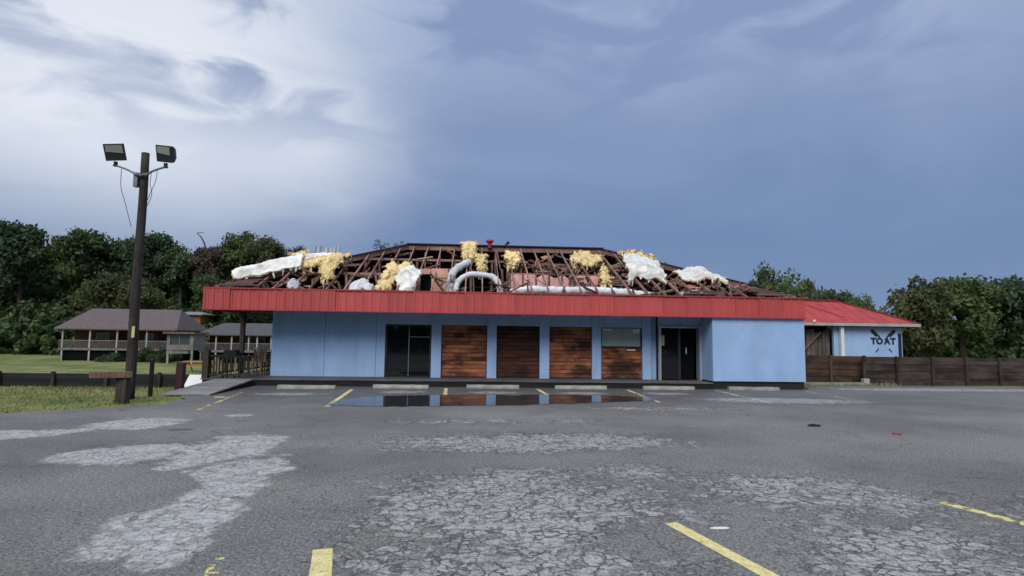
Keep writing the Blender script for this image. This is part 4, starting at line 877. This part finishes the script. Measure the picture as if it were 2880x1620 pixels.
# ------------------------------------------------------------------ left: pole, posts, small things
def pole():
    t = thing('floodlight_pole', (-9.2, 16.5, 0), 'tall dark wooden pole carrying two floodlights at the left', 'pole')
    X, Y = -9.2, 16.5; n = 10
    pts = [(X + 0.01 * math.sin(k), Y, -0.2 + 6.93 * k / n) for k in range(n + 1)]
    MB().tube(pts, [0.135 - 0.035 * k / n for k in range(n + 1)], 14).build('mast', 'pole', t, smooth=True)
    bx('yellow_tag', 'yellow_tag', t, X + 0.04, X + 0.11, Y - 0.15, Y - 0.128, 1.62, 1.92)
    bx('junction_box', 'galv', t, X - 0.22, X - 0.11, Y - 0.12, Y + 0.02, 5.75, 6.15)
    br = MB().tube([(X - 0.2, Y - 0.13, 6.12), (X, Y - 0.17, 6.05), (X + 0.2, Y - 0.13, 6.12)], 0.035, 8).build('bracket', 'galv', t)
    for s in (-1, 1):
        arm = MB().tube(curve_pts([(X + s * 0.1, Y - 0.15, 6.05), (X + s * 0.32, Y - 0.18, 6.18), (X + s * 0.6, Y - 0.2, 6.28), (X + s * 0.72, Y - 0.2, 6.30)], 5), 0.028, 8).build('arm', 'galv', t, smooth=True)
        MB().tube([(X + s * 0.66, Y - 0.2, 6.27), (X + s * 0.66, Y - 0.2, 6.40)], 0.05, 8).build('knuckle', 'lamp_body', arm)
        # flood head: tilted box, flared rim, glass below the brow
        h = MB(); c = Vector((X + (0.72 if s > 0 else -0.64), Y - 0.25, 6.66)); rot = Matrix.Rotation(R(-14) * s, 3, 'Z') @ Matrix.Rotation(R(8) * s, 3, 'Y') @ Matrix.Rotation(R(20), 3, 'X')
        def box(w0, w1, d0, d1, hh0, hh1):
            vs = [(-w0, d0, -hh0), (w0, d0, -hh0), (w0, d0, hh0), (-w0, d0, hh0), (-w1, d1, -hh1), (w1, d1, -hh1), (w1, d1, hh1), (-w1, d1, hh1)]
            return [c + rot @ Vector(v) for v in vs], [(0, 1, 2, 3), (7, 6, 5, 4), (0, 4, 5, 1), (1, 5, 6, 2), (2, 6, 7, 3), (3, 7, 4, 0)]
        h.add(*box(0.245, 0.225, -0.14, -0.02, 0.225, 0.21)); h.add(*box(0.22, 0.13, -0.018, 0.16, 0.205, 0.12))
        hd = h.build('floodlight', 'lamp_body', t)
        g = MB(); vs, fs = box(0.205, 0.205, -0.155, -0.141, 0.0, 0.0)
        vs = [c + rot @ Vector(v) for v in [(-.2, -.156, 0.02), (.2, -.156, -0.03), (.2, -.156, .19), (-.2, -.156, .19), (-.2, -.142, 0.02), (.2, -.142, -0.03), (.2, -.142, .19), (-.2, -.142, .19)]]
        g.add(vs, fs); g.build('lens', 'lens', hd)
    for k, ctrl in enumerate([[(X + .45, Y - .2, 6.22), (X + .42, Y - .2, 5.9), (X + .3, Y - .2, 5.55), (X + .16, Y - .17, 5.2)], [(X + .3, Y - .2, 6.15), (X + .28, Y - .2, 5.8), (X + .34, Y - .2, 5.5), (X + .14, Y - .17, 5.0)],
                              [(X - .5, Y - .2, 6.2), (X - .48, Y - .2, 5.7), (X - .35, Y - .2, 5.3), (X - .15, Y - .17, 4.6)], [(X - .15, Y - .1, 4.2), (X - .6, Y + .3, 3.6), (X - 1.6, Y + 1, 2.9), (X - 3.6, Y + 3, 2.6)]]):
        MB().tube(curve_pts(ctrl, 6), 0.008, 5).build('wire', 'black', t)
pole()
def post(name, mat, x, y, w, z0, z1, label, cat='post', lean=(0, 0)):
    mb = MB(); h = w / 2
    mb.v = [(x + sx * h, y + sy * h, z0) for sx, sy in ((-1, -1), (1, -1), (1, 1), (-1, 1))]
    mb.v += [(x + sx * h + lean[0], y + sy * h + lean[1], z1 - 0.03) for sx, sy in ((-1, -1), (1, -1), (1, 1), (-1, 1))]
    mb.v += [(x + sx * h * .7 + lean[0], y + sy * h * .7 + lean[1], z1) for sx, sy in ((-1, -1), (1, -1), (1, 1), (-1, 1))]
    mb.f = [(3, 2, 1, 0), (8, 9, 10, 11)] + [(i + o, (i + 1) % 4 + o, (i + 1) % 4 + 4 + o, i + 4 + o) for o in (0, 4) for i in range(4)]
    return tag(mb.build(name, mat), label, cat)
gp = thing('guard_rail', (-8.75, 15.4, 0), 'weathered guard rail stub on a short dark post below the floodlight pole', 'guard rail')
bx('post', 'dark_timber', gp, -8.86, -8.62, 15.3, 15.52, -0.1, 0.62)
bm_('rail', 'stick', gp, (-9.35, 15.05, 0.70), (-8.55, 15.42, 0.70), 0.2, 0.14)
post('sign_post', 'black', -9.06, 17.28, 0.085, -0.05, 1.02, 'thin black metal post standing on the lawn')
post('timber_post', 'maroon_timber', -8.87, 18.5, 0.20, -0.05, 0.88, 'maroon stained timber post at the left corner of the ramp', lean=(0.03, 0))
rm = thing('ramp', (-8.0, 18.5, 0), 'pale plank ramp sloping up to the left end of the porch deck', 'ramp')
for k in range(14):
    u = k / 14; y0 = 17.3 + u * 3.55; z = 0.045 + 0.18 * u
    xa = -8.75 - 0.1 * u; xb = -7.45 - 0.1 * u
    mb = MB(); z2 = z + 0.18 / 14
    mb.v = [(xa, y0, z - .04), (xb, y0, z - .04), (xb, y0 + .245, z2 - .04), (xa, y0 + .245, z2 - .04), (xa, y0, z), (xb, y0, z), (xb, y0 + .245, z2), (xa, y0 + .245, z2)]
    mb.f = [(3, 2, 1, 0), (4, 5, 6, 7), (0, 1, 5, 4), (1, 2, 6, 5), (2, 3, 7, 6), (3, 0, 4, 7)]
    mb.build('plank', 'ramp', rm)
for x in (-8.68, -7.62): MB().add([(x, 17.35, .006), (x + .05, 17.35, .006), (x + .05, 20.9, .006), (x, 20.9, .006), (x, 17.35, .012), (x + .05, 17.35, .012), (x + .05, 20.9, .18), (x, 20.9, .18)], [(3, 2, 1, 0), (4, 5, 6, 7), (0, 1, 5, 4), (1, 2, 6, 5), (2, 3, 7, 6), (3, 0, 4, 7)]).build('stringer', 'deck_dark', rm)
ws = thing('white_board', (-10.1, 22.4, -0.4), 'bright white board propped behind the maroon post', 'board')
MB().beam((-10.5, 22.4, 0.0), (-9.75, 22.3, 0.0), 0.03, 0.62, (0, 0.8, 1)).build('panel', 'white_sheet', ws)
bm_('leg', 'dark_timber', ws, (-10.3, 22.55, 0.1), (-10.3, 23.0, -0.5), 0.04, 0.04)
gr = thing('barbecue_grill', (-8.55, 21.5, DZ), 'black barbecue grill standing behind the porch railing', 'grill')
MB().prism([(-8.80, 0.98), (-8.36, 0.98), (-8.36, 1.13), (-8.42, 1.20), (-8.74, 1.20), (-8.80, 1.13)], 21.3, 21.75).build('lid', 'black', gr)
bx('firebox', 'black', gr, -8.82, -8.34, 21.28, 21.77, 0.74, 0.975)
bx('shelf', 'black', gr, -8.335, -7.95, 21.32, 21.72, 0.92, 0.95)
for x in (-8.8, -8.4):
    for y in (21.32, 21.7): bx('leg', 'black', gr, x, x + 0.04, y, y + 0.04, DZ, 0.735)
ch = thing('wooden_chair', (-8.3, 23.2, DZ), 'brown wooden chair standing on the left porch behind the railing', 'chair')
bx('seat', 'stick', ch, -8.55, -8.05, 23.0, 23.5, 0.66, 0.71)
for q in range(4): bx('slat', 'stick', ch, -8.53 + q * 0.125, -8.43 + q * 0.125, 23.47, 23.5, 0.715, 1.18)
bx('top_rail', 'off_white', ch, -8.56, -8.04, 23.455, 23.515, 1.185, 1.25)
for x in (-8.54, -8.11):
    for y in (23.02, 23.43): bx('leg', 'stick', ch, x, x + .05, y, y + .05, DZ, 0.655)
tb = thing('patio_table', (-8.35, 25.4, DZ), 'dark square patio table behind the wooden chair on the porch', 'table')
bx('table_top', 'dark_timber', tb, -8.85, -7.9, 25.0, 25.9, 0.93, 0.98)
for x in (-8.8, -8.02):
    for y in (25.06, 25.78): bx('leg', 'dark_timber', tb, x, x + .07, y, y + .07, DZ, 0.928)
lf = thing('low_fence', (-14, 23.6, -0.5), 'low dark board fence across the lawn left of the ramp', 'fence')
for k in range(4): bm_('rail', 'deck_dark', lf, (-24, 23.6, -0.46 + k * 0.185), (-9.9, 23.6, -0.46 + k * 0.185), 0.03, 0.187)
for k in range(8): bx('post', 'dark_timber', lf, -23.8 + k * 1.95, -23.68 + k * 1.95, 23.48, 23.58, -0.7, 0.26)
def flat_bit(name, mat, x, y, rx, ry, label, h=0.02, seed=0):
    mb = MB(); n = 9
    ring = [(x + rx * math.cos(2 * math.pi * k / n) * (1 + .3 * mnoise.noise(Vector((k, seed, 1)))), y + ry * math.sin(2 * math.pi * k / n) * (1 + .3 * mnoise.noise(Vector((k, seed, 4))))) for k in range(n)]
    mb.v = [(a, b, 0.004) for a, b in ring] + [(x + (a - x) * .8, y + (b - y) * .8, h * (0.8 + 0.4 * mnoise.noise(Vector((a * 9, b * 9, seed))))) for a, b in ring]
    mb.f = [tuple(range(n))[::-1], tuple(range(n, 2 * n))] + [(k, (k + 1) % n, n + (k + 1) % n, n + k) for k in range(n)]
    tag(mb.build(name, mat), label, 'debris')
flat_bit('debris_scrap', 'debris', 7.04, 11.83, 0.15, 0.07, 'small dark scrap lying on the asphalt at the right', 0.05, 1)
flat_bit('debris_scrap', 'debris_red', 8.05, 10.8, 0.10, 0.06, 'small red scrap on the asphalt at the right edge', 0.04, 2)
flat_bit('paper_scrap', 'white_paint', 2.28, 5.39, 0.095, 0.03, 'flattened white paper beside the right foreground yellow line', 0.012, 3)
flat_bit('debris_scrap', 'paper', -6.95, 16.8, 0.18, 0.12, 'small rusty brown scrap on the asphalt below the ramp', 0.03, 4)

# ------------------------------------------------------------------ houses beyond the lawn
def cabin(name, label, x0, x1, yf, depth, deck, eave, ridge, wallm, roofm, porch, ground, wins, posts, over=0.5, ridge_y=None, gable=None, under=True):
    t = thing(name, ((x0 + x1) / 2, yf, ground), label, 'house')
    yw = yf + porch; yb = yw + depth; ym = ridge_y or (yf + yb) / 2
    bx('wall', wallm, t, x0 + 0.3, x1 - 0.3, yw, yb, deck, eave + (ym - yf > 0) * 0.1)
    a, b, hip = x0 - over, x1 + over, min(1.7, (x1 - x0) * 0.3)
    y0, y1 = yf - 0.3, yb + 0.4
    top = [(a, y0, eave), (b, y0, eave), (b, y1, eave), (a, y1, eave), (a + hip, ym, ridge), (b - hip, ym, ridge)]
    MB().add(top + [(x, y, z + 0.14) for x, y, z in top], [(6, 7, 11, 10), (7, 8, 11), (8, 9, 10, 11), (9, 6, 10), (1, 0, 4, 5), (2, 1, 5), (3, 2, 5, 4), (0, 3, 4), (0, 1, 7, 6), (1, 2, 8, 7), (2, 3, 9, 8), (3, 0, 6, 9)]).build('roof', roofm, t)
    bx('deck', 'porch_grey', t, x0, x1, yf, yw - 0.01, deck - 0.28, deck)
    bx('foundation', 'void', t, x0 + 0.4, x1 - 0.4, yw - 0.4, yb - 0.2, ground, deck - 0.29)
    bx('porch_shade_sheet', 'void', t, x0 + 0.1, x1 - 0.1, yf + 0.3, yf + 0.34, ground - 0.3, deck - 0.285)  # black sheet standing in for the shadow beneath the porch
    for px in posts:
        bx('porch_post', 'off_white', t, px, px + 0.16, yf + 0.02, yf + 0.18, deck + 0.002, eave + 0.02)
        bx('stilt', 'off_white', t, px, px + 0.18, yf + 0.05, yf + 0.2, ground - 0.2, deck - 0.282)
    rl = bx('railing', 'porch_grey', t, x0, x1, yf + 0.03, yf + 0.1, deck + 0.86, deck + 0.95)
    mb = MB(); k = x0
    while k < x1: mb.box(k, k + 0.05, yf + 0.04, yf + 0.09, deck + 0.08, deck + 0.855); k += 0.17
    mb.build('balusters', 'porch_grey', rl, kind='stuff')
    for wx, ww, wz0, wz1, nm in wins:
        w = bx(nm, 'off_white' if nm == 'window' else 'maroon_timber', t, wx - 0.08, wx + ww + 0.08, yw - 0.06, yw - 0.004, deck + wz0 - 0.08, deck + wz1 + 0.08)
        if nm == 'window': bx('pane', 'glass_far', w, wx, wx + ww, yw - 0.07, yw - 0.062, deck + wz0, deck + wz1)
    return t
cabin('cabin', 'brown roofed log cabin with a railed porch right behind the floodlight pole', -50.5, -37.0, 75, 6, 0.0, 2.22, 4.85, 'log', 'roof_brown', 2.4, -1.9, [(-41.6, 0.9, 0.9, 1.8, 'window'), (-39.9, 0.95, 0.05, 2.0, 'door'), (-38.6, 0.9, 0.9, 1.8, 'window'), (-47.5, 1.4, 0.9, 1.8, 'window'), (-45, 0.9, 0.05, 2, 'door')], [-50.2, -47, -43.8, -40.3, -37.3], ridge_y=79)
cabin('cabin', 'charcoal roofed log cabin with white porch posts left of the blue wall', -36.2, -25.5, 80, 6, -0.2, 1.72, 3.35, 'log', 'roof_grey', 2.4, -1.9, [(-31.6, .75, .6, 1.6, 'window'), (-30.5, .75, .6, 1.6, 'window'), (-29.4, .75, .6, 1.6, 'window'), (-28.3, .8, .05, 1.8, 'door'), (-27.2, .8, .6, 1.6, 'window')], [-36.0, -34.1, -32.1, -31.0, -29.9, -28.8, -27.0], ridge_y=84.5)
cabin('cabin', 'small orange log cabin with a grey tin roof between the two larger cabins', -47.0, -42.8, 95, 5, 2.3, 4.9, 5.35, 'log_orange', 'tin', 0.3, -1.0, [(-44.6, 0.6, 1.2, 2.2, 'window')], [], over=0.2, ridge_y=97.5)
def screened():
    t = thing('screened_porch', (-33, 69, -1.6), 'grey screened porch room on stilts between the cabins', 'porch')
    x0, x1, y0, y1 = -34.5, -31.6, 68.5, 71.5
    bx('wall', 'porch_grey', t, x0, x1, y0, y1, 0.0, 0.62)
    for a, b in ((x0, x0 + .35), (x1 - .4, x1)): bx('corner', 'porch_grey', t, a, b, y0, y1, 0.622, 1.85)
    bx('screen', 'glass_far', t, x0 + .36, x1 - .41, y0 + 0.1, y0 + 0.15, 0.623, 1.845)
    bx('mullion', 'porch_grey', t, -33.2, -33.08, y0 + .04, y0 + .095, 0.623, 1.845)
    bx('roof', 'roof_brown', t, x0 - .3, x1 + .3, y0 - .4, y1 + .2, 1.86, 2.05)
    for x in (x0 + .05, x1 - .25): bx('stilt', 'off_white', t, x, x + .2, y0 + .05, y0 + .25, -1.9, -0.005)
    bx('stair', 'porch_grey', t, x0 + 0.3, x1 - 0.3, y0 - 0.6, y0 - 0.01, -0.35, -0.1)
screened()
pt = thing('picnic_table', (-24.7, 55, -1.6), 'orange wooden picnic table on the far grass left of the ramp', 'picnic table')
for k in range(4): bx('plank', 'orange_wood', pt, -26.0, -23.4, 54.5 + k * 0.22, 54.7 + k * 0.22, -0.68, -0.62)
for y in (54.0, 55.7): bx('bench', 'orange_wood', pt, -26.0, -23.4, y, y + 0.28, -1.05, -0.99)
for x in (-25.7, -23.8):
    for a, b in ((53.9, 54.8), (55.9, 55.1)): bm_('leg', 'orange_wood', pt, (x, a, -1.6), (x, b, -0.69), 0.08, 0.1)

# ------------------------------------------------------------------ trees
def leaf_cloud(seed, n_clump, per, rx, rz, leaf, squash=0.8, spread=1.0):
    """leaf-sized quads on the shells of many small clumps that fill an uneven crown; centre at the origin"""
    r = np.random.default_rng(seed); V = []
    for c in range(n_clump):
        d = r.normal(size=3); d /= np.linalg.norm(d); rad = r.uniform(0.25, 1.0) ** 0.6 * spread
        ctr = d * rad * np.array([rx, rx, rz]) * 0.9
        cr = r.uniform(0.17, 0.40) * rx
        q = r.normal(size=(per, 3)); q /= np.linalg.norm(q, axis=1)[:, None]
        q *= (r.uniform(0.55, 1.0, size=(per, 1)) ** 0.5) * cr; q[:, 2] *= squash
        p = ctr + q + r.normal(size=(per, 3)) * 0.06 * rx
        n = q / (np.linalg.norm(q, axis=1)[:, None] + 1e-6) + r.normal(size=(per, 3)) * 0.7; n /= np.linalg.norm(n, axis=1)[:, None]
        t = np.cross(n, r.normal(size=(per, 3))); t /= np.linalg.norm(t, axis=1)[:, None]; b = np.cross(n, t)
        s = leaf * r.uniform(0.6, 1.3, size=(per, 1))
        V.append(np.stack([p - t * s, p - b * s * .55, p + t * s, p + b * s * .55], axis=1).reshape(-1, 3))
    return np.concatenate(V)
def quads_mesh(name, V, mat):
    me = bpy.data.meshes.new(name); n = len(V); f = n // 4
    me.vertices.add(n); me.vertices.foreach_set('co', V.astype(np.float32).ravel())
    me.loops.add(n); me.loops.foreach_set('vertex_index', np.arange(n, dtype=np.int32))
    me.polygons.add(f); me.polygons.foreach_set('loop_start', np.arange(0, n, 4, dtype=np.int32)); me.polygons.foreach_set('loop_total', np.full(f, 4, dtype=np.int32))
    me.update(calc_edges=True); me.materials.append(mat); return me
CROWN = {}
def crown(kind, mat):
    key = (kind, mat)
    if key not in CROWN:
        V = {'a': lambda: leaf_cloud(3, 46, 150, 1, 1.05, 0.075), 'b': lambda: leaf_cloud(11, 40, 160, 1, 0.85, 0.07), 'c': lambda: leaf_cloud(23, 52, 130, 1, 1.5, 0.075),
             'thin': lambda: leaf_cloud(31, 16, 50, 1, 1.3, 0.06, 0.6), 'bush': lambda: leaf_cloud(41, 34, 150, 1, 0.7, 0.07)}[kind]()
        CROWN[key] = quads_mesh('crown', V, M[mat])
    return CROWN[key]
def tree(name, x, y, top, r, kind, mat, label, rz=None, low=None, cat='tree', group=None):
    """top = height of the crown's top, r = crown radius"""
    g = ground_z(x, y); asp = {'a': 1.05, 'b': .85, 'c': 1.5, 'thin': 1.3, 'bush': .7}[kind]
    h = r * asp if low is None else (top - low) / 2 / 0.98
    t = thing(name, (x, y, g), label, cat, group)
    c = bpy.data.objects.new('crown', crown(kind, mat)); link(c, t)
    c.location = (0, 0, top - g - h * 0.98); c.scale = (r, r, h / asp); c.rotation_euler[2] = rnd.uniform(0, 6.28) if rz is None else rz
    mb = MB(); zc = top - h * 0.98; tr = max(0.06, r * 0.075)
    mb.tube([(x, y, g - 0.2), (x + .04 * r, y, g + (zc - g) * .5), (x - .02 * r, y, zc), (x + .03 * r, y, zc + h * .55)], [tr * 1.35, tr, tr * .75, tr * .25], 8)
    for k in range(5):
        a = k * 1.3 + x; z0 = zc - h * (0.45 - 0.18 * k)
        mb.tube([(x, y, z0), (x + .32 * r * math.cos(a), y + .32 * r * math.sin(a), z0 + .3 * h), (x + .62 * r * math.cos(a), y + .62 * r * math.sin(a), z0 + .42 * h)], [tr * .5, tr * .33, tr * .12], 6)
    mb.build('trunk', 'bark', t, smooth=True)
    return t
HG = 'trees on the wooded hill at the left'
tree('broadleaf_tree', -58.5, 110, 21.2, 4.6, 'c', 'leaf_dark', 'tall dark round-topped tree rising just right of the floodlight pole', group=HG)
tree('broadleaf_tree', -64.0, 112, 19.6, 4.6, 'a', 'leaf_dark', 'dark tree just left of the floodlight pole', group=HG)
tree('broadleaf_tree', -52.6, 108, 17.6, 4.2, 'b', 'leaf_dark', 'lower dark tree in the dip between the pole and the russet tree', group=HG)
tree('broadleaf_tree', -47.8, 107, 18.4, 3.3, 'c', 'leaf_brown', 'russet half-bare tree above the left end of the red fascia', group=HG)
MB().tube(curve_pts([(-47.8, 107, 15.5), (-48.3, 106.6, 18.0), (-49.0, 106.5, 19.3), (-49.6, 106.5, 19.9), (-48.4, 106.4, 20.0)], 5), [0.16 - 0.006 * k for k in range(21)], 6).build('bare_limb', 'bark', [o for o in bpy.data.objects if o.get('label', '').startswith('russet half')][0])
tree('broadleaf_tree', -42.5, 110, 21.0, 4.4, 'a', 'leaf', 'highest tree of the clump above the long white batt', group=HG)
tree('broadleaf_tree', -38.2, 108, 19.6, 3.8, 'b', 'leaf_olive', 'olive tree at the right end of the clump above the long white batt', group=HG)
tree('broadleaf_tree', -33.2, 111, 18.4, 2.6, 'b', 'leaf_dark', 'small dark tree top peeping over the white batt on the left hip', group=HG)
tree('broadleaf_tree', -26.3, 112, 17.9, 2.0, 'thin', 'leaf', 'faint thin tree top behind the bent grey metal sheet', group=HG)
tree('broadleaf_tree', -18.0, 112, 20.7, 2.3, 'thin', 'leaf_olive', 'left of two wispy tree tops showing over the left hip', group=HG)
tree('broadleaf_tree', -14.6, 112, 20.5, 1.6, 'thin', 'leaf_olive', 'right of two wispy tree tops, beside the left end of the ridge', group=HG)
tree('broadleaf_tree', -50.5, 92, 9.8, 3.4, 'b', 'leaf_olive', 'low olive tree standing right behind the brown roofed cabin', group=HG)
tree('broadleaf_tree', -44.0, 101, 12.0, 3.4, 'a', 'leaf', 'mid green tree behind the small orange cabin', group=HG)
tree('broadleaf_tree', -38.6, 99, 9.5, 3.4, 'b', 'leaf_dark', 'dark tree behind the charcoal roofed cabin, under the fascia corner', group=HG)
tree('broadleaf_tree', -57.5, 95, 11.5, 4.0, 'a', 'leaf_olive', 'bushy olive tree at the left end of the brown roofed cabin', group=HG)
tree('broadleaf_tree', -70.5, 108, 20.5, 5.0, 'a', 'leaf', 'broad green tree second left of the floodlight pole', group=HG)
tree('broadleaf_tree', -78.5, 106, 22.0, 5.2, 'c', 'leaf_dark', 'tall dark tree towards the left edge', group=HG)
tree('broadleaf_tree', -87.5, 108, 21.0, 5.4, 'a', 'leaf', 'green tree at the far left edge', group=HG)
tree('broadleaf_tree', -28.0, 93, 4.4, 2.6, 'bush', 'leaf_bright', 'bright lime green bush behind the charcoal roof beside the blue wall', low=-1.5)
tree('shrub', -39.4, 73.6, 0.0, 1.5, 'bush', 'leaf_dark', 'dark shrub under the porch of the brown roofed cabin, nearer its right end', low=-2.0, cat='shrub')
tree('shrub', -36.6, 73.0, 0.1, 1.4, 'bush', 'leaf_dark', 'dark shrub at the right foot of the brown roofed cabin', low=-2.0, cat='shrub')
tree('shrub', -43.5, 73.8, -0.6, 1.4, 'bush', 'leaf_dark', 'low dark shrub just right of the floodlight pole, below the porch', low=-2.2, cat='shrub')
RG = 'trees behind the outbuilding'
tree('broadleaf_tree', 20.0, 62, 10.2, 1.6, 'b', 'leaf_dark', 'dark tree top peeping over the right hip between the two white batts', group=RG)
tree('broadleaf_tree', 31.3, 60, 9.6, 2.9, 'b', 'leaf', 'round green tree right above the right end of the red fascia', group=RG, low=2.0)
tree('broadleaf_tree', 34.2, 62, 8.6, 2.1, 'c', 'leaf', 'narrower green tree on the right shoulder of the round one', group=RG, low=1.5)
tree('broadleaf_tree', 37.6, 63, 8.35, 2.5, 'bush', 'leaf_olive', 'olive bushy tree above the ridge of the red outbuilding roof', group=RG, low=1.5)
tree('broadleaf_tree', 41.8, 66, 8.1, 1.9, 'a', 'leaf_dark', 'dark pointed tree behind the right hip of the red outbuilding roof', group=RG)
tree('broadleaf_tree', 45.3, 68, 7.9, 2.3, 'b', 'leaf', 'blue-green tree in the gap above the red hip', group=RG)
tree('broadleaf_tree', 46.3, 58, 8.8, 3.2, 'a', 'leaf_olive', 'large leafy tree right of the red hip', group=RG, low=0.5)
tree('broadleaf_tree', 52.5, 60, 10.0, 3.6, 'c', 'leaf', 'tall green tree second from the right edge', group=RG, low=0.5)
tree('broadleaf_tree', 59.0, 60, 9.4, 3.8, 'a', 'leaf_dark', 'dark tree at the right edge', group=RG, low=0.5)
def wood_mass():
    r = np.random.default_rng(5); V = []; cur = [V]
    protos = [leaf_cloud(s, 22, 60, 1, 1.1, 0.13) for s in (1, 2, 3)]
    def put(x, y, top, rad):
        p = protos[int(r.integers(3))]; a = r.uniform(0, 6.28); c, s = math.cos(a), math.sin(a)
        q = np.stack([p[:, 0] * c - p[:, 1] * s, p[:, 0] * s + p[:, 1] * c, p[:, 2]], 1) * np.array([rad, rad, rad * 1.05])
        cur[0].append(q + np.array([x, y, top - rad * 1.08]))
    for x in np.arange(-125, -30, 2.7):
        for k in range(5):
            d = 98 + 6.5 * k + r.uniform(-2, 2); top = (3.6, 7.2, 10.8, 14.2, 17.4)[k] + r.uniform(-1.2, 0.8)
            if x > -36: top *= 0.8
            put(x + r.uniform(-1, 1), d, top, r.uniform(3.0, 4.0))
    for x in np.arange(-30, 150, 4.2):
        for k in range(2): put(x + r.uniform(-1, 1), 128 + 8 * k, (4.2, 7.6)[k] + r.uniform(-.6, .6), r.uniform(3.0, 4.2))
    for x in np.arange(48, 100, 3.4):
        for k in range(2): put(x + r.uniform(-1, 1), 72 + 6 * k, (3.5, 6.2)[k] + r.uniform(-.6, .6), 2.8)
    V2 = []; cur[0] = V2  # unseen trees added behind the camera to darken the wall under the eave
    for x in np.arange(-70, 75, 4.0):
        for k in range(2): put(x + r.uniform(-1, 1), -26 - 5 * k, (6.5, 11.0)[k] + r.uniform(-1, 1), r.uniform(3.0, 3.8))
    o = bpy.data.objects.new('tree_line', quads_mesh('tree_line', np.concatenate(V2), M['leaf'])); link(o)
    tag(o, 'line of green trees added behind the viewer to block low sky light, mirrored dimly in the window panes', 'wood', kind='stuff')
    o = bpy.data.objects.new('far_wood', quads_mesh('far_wood', np.concatenate(V), M['leaf'])); link(o)
    tag(o, 'dense dark green wood along the hillside behind the buildings', 'wood', kind='stuff')
wood_mass()
def grass_blades():
    r = np.random.default_rng(9); V = []
    def patch(n, x0, x1, y0, y1, h, test):
        k = 0
        while k < n:
            x, y = r.uniform(x0, x1), r.uniform(y0, y1)
            if not test(x, y): continue
            k += 1; z = ground_z(x, y); a = r.uniform(0, 6.28); w = 0.012; hh = h * r.uniform(.4, 1.2); lx, ly = r.normal(0, .03, 2)
            dx, dy = w * math.cos(a), w * math.sin(a)
            V.append([(x - dx, y - dy, z), (x + dx, y + dy, z), (x + dx * .3 + lx, y + dy * .3 + ly, z + hh), (x - dx * .3 + lx, y - dy * .3 + ly, z + hh)])
    def lawn_test(x, y):
        edge = 14.6 if x > -8.9 else 14.2 + (x + 8.6) * 0.68
        return y > edge + 0.25 and not (x > -8.95 and y > 16.9) and x < -7.9
    patch(9000, -15, -7.9, 10.5, 22.5, 0.055, lawn_test)
    patch(2500, 12.7, 17.5, 22.9, 24.6, 0.16, lambda x, y: y > 22.9 + 0.05 * (x - 13) and not (x > 16.1 and y > 23.6))
    o = bpy.data.objects.new('grass', quads_mesh('grass', np.array(V).reshape(-1, 3), M['blade'])); link(o)
    tag(o, 'short patchy grass and weeds at the edges of the asphalt', 'grass', kind='stuff')
grass_blades()
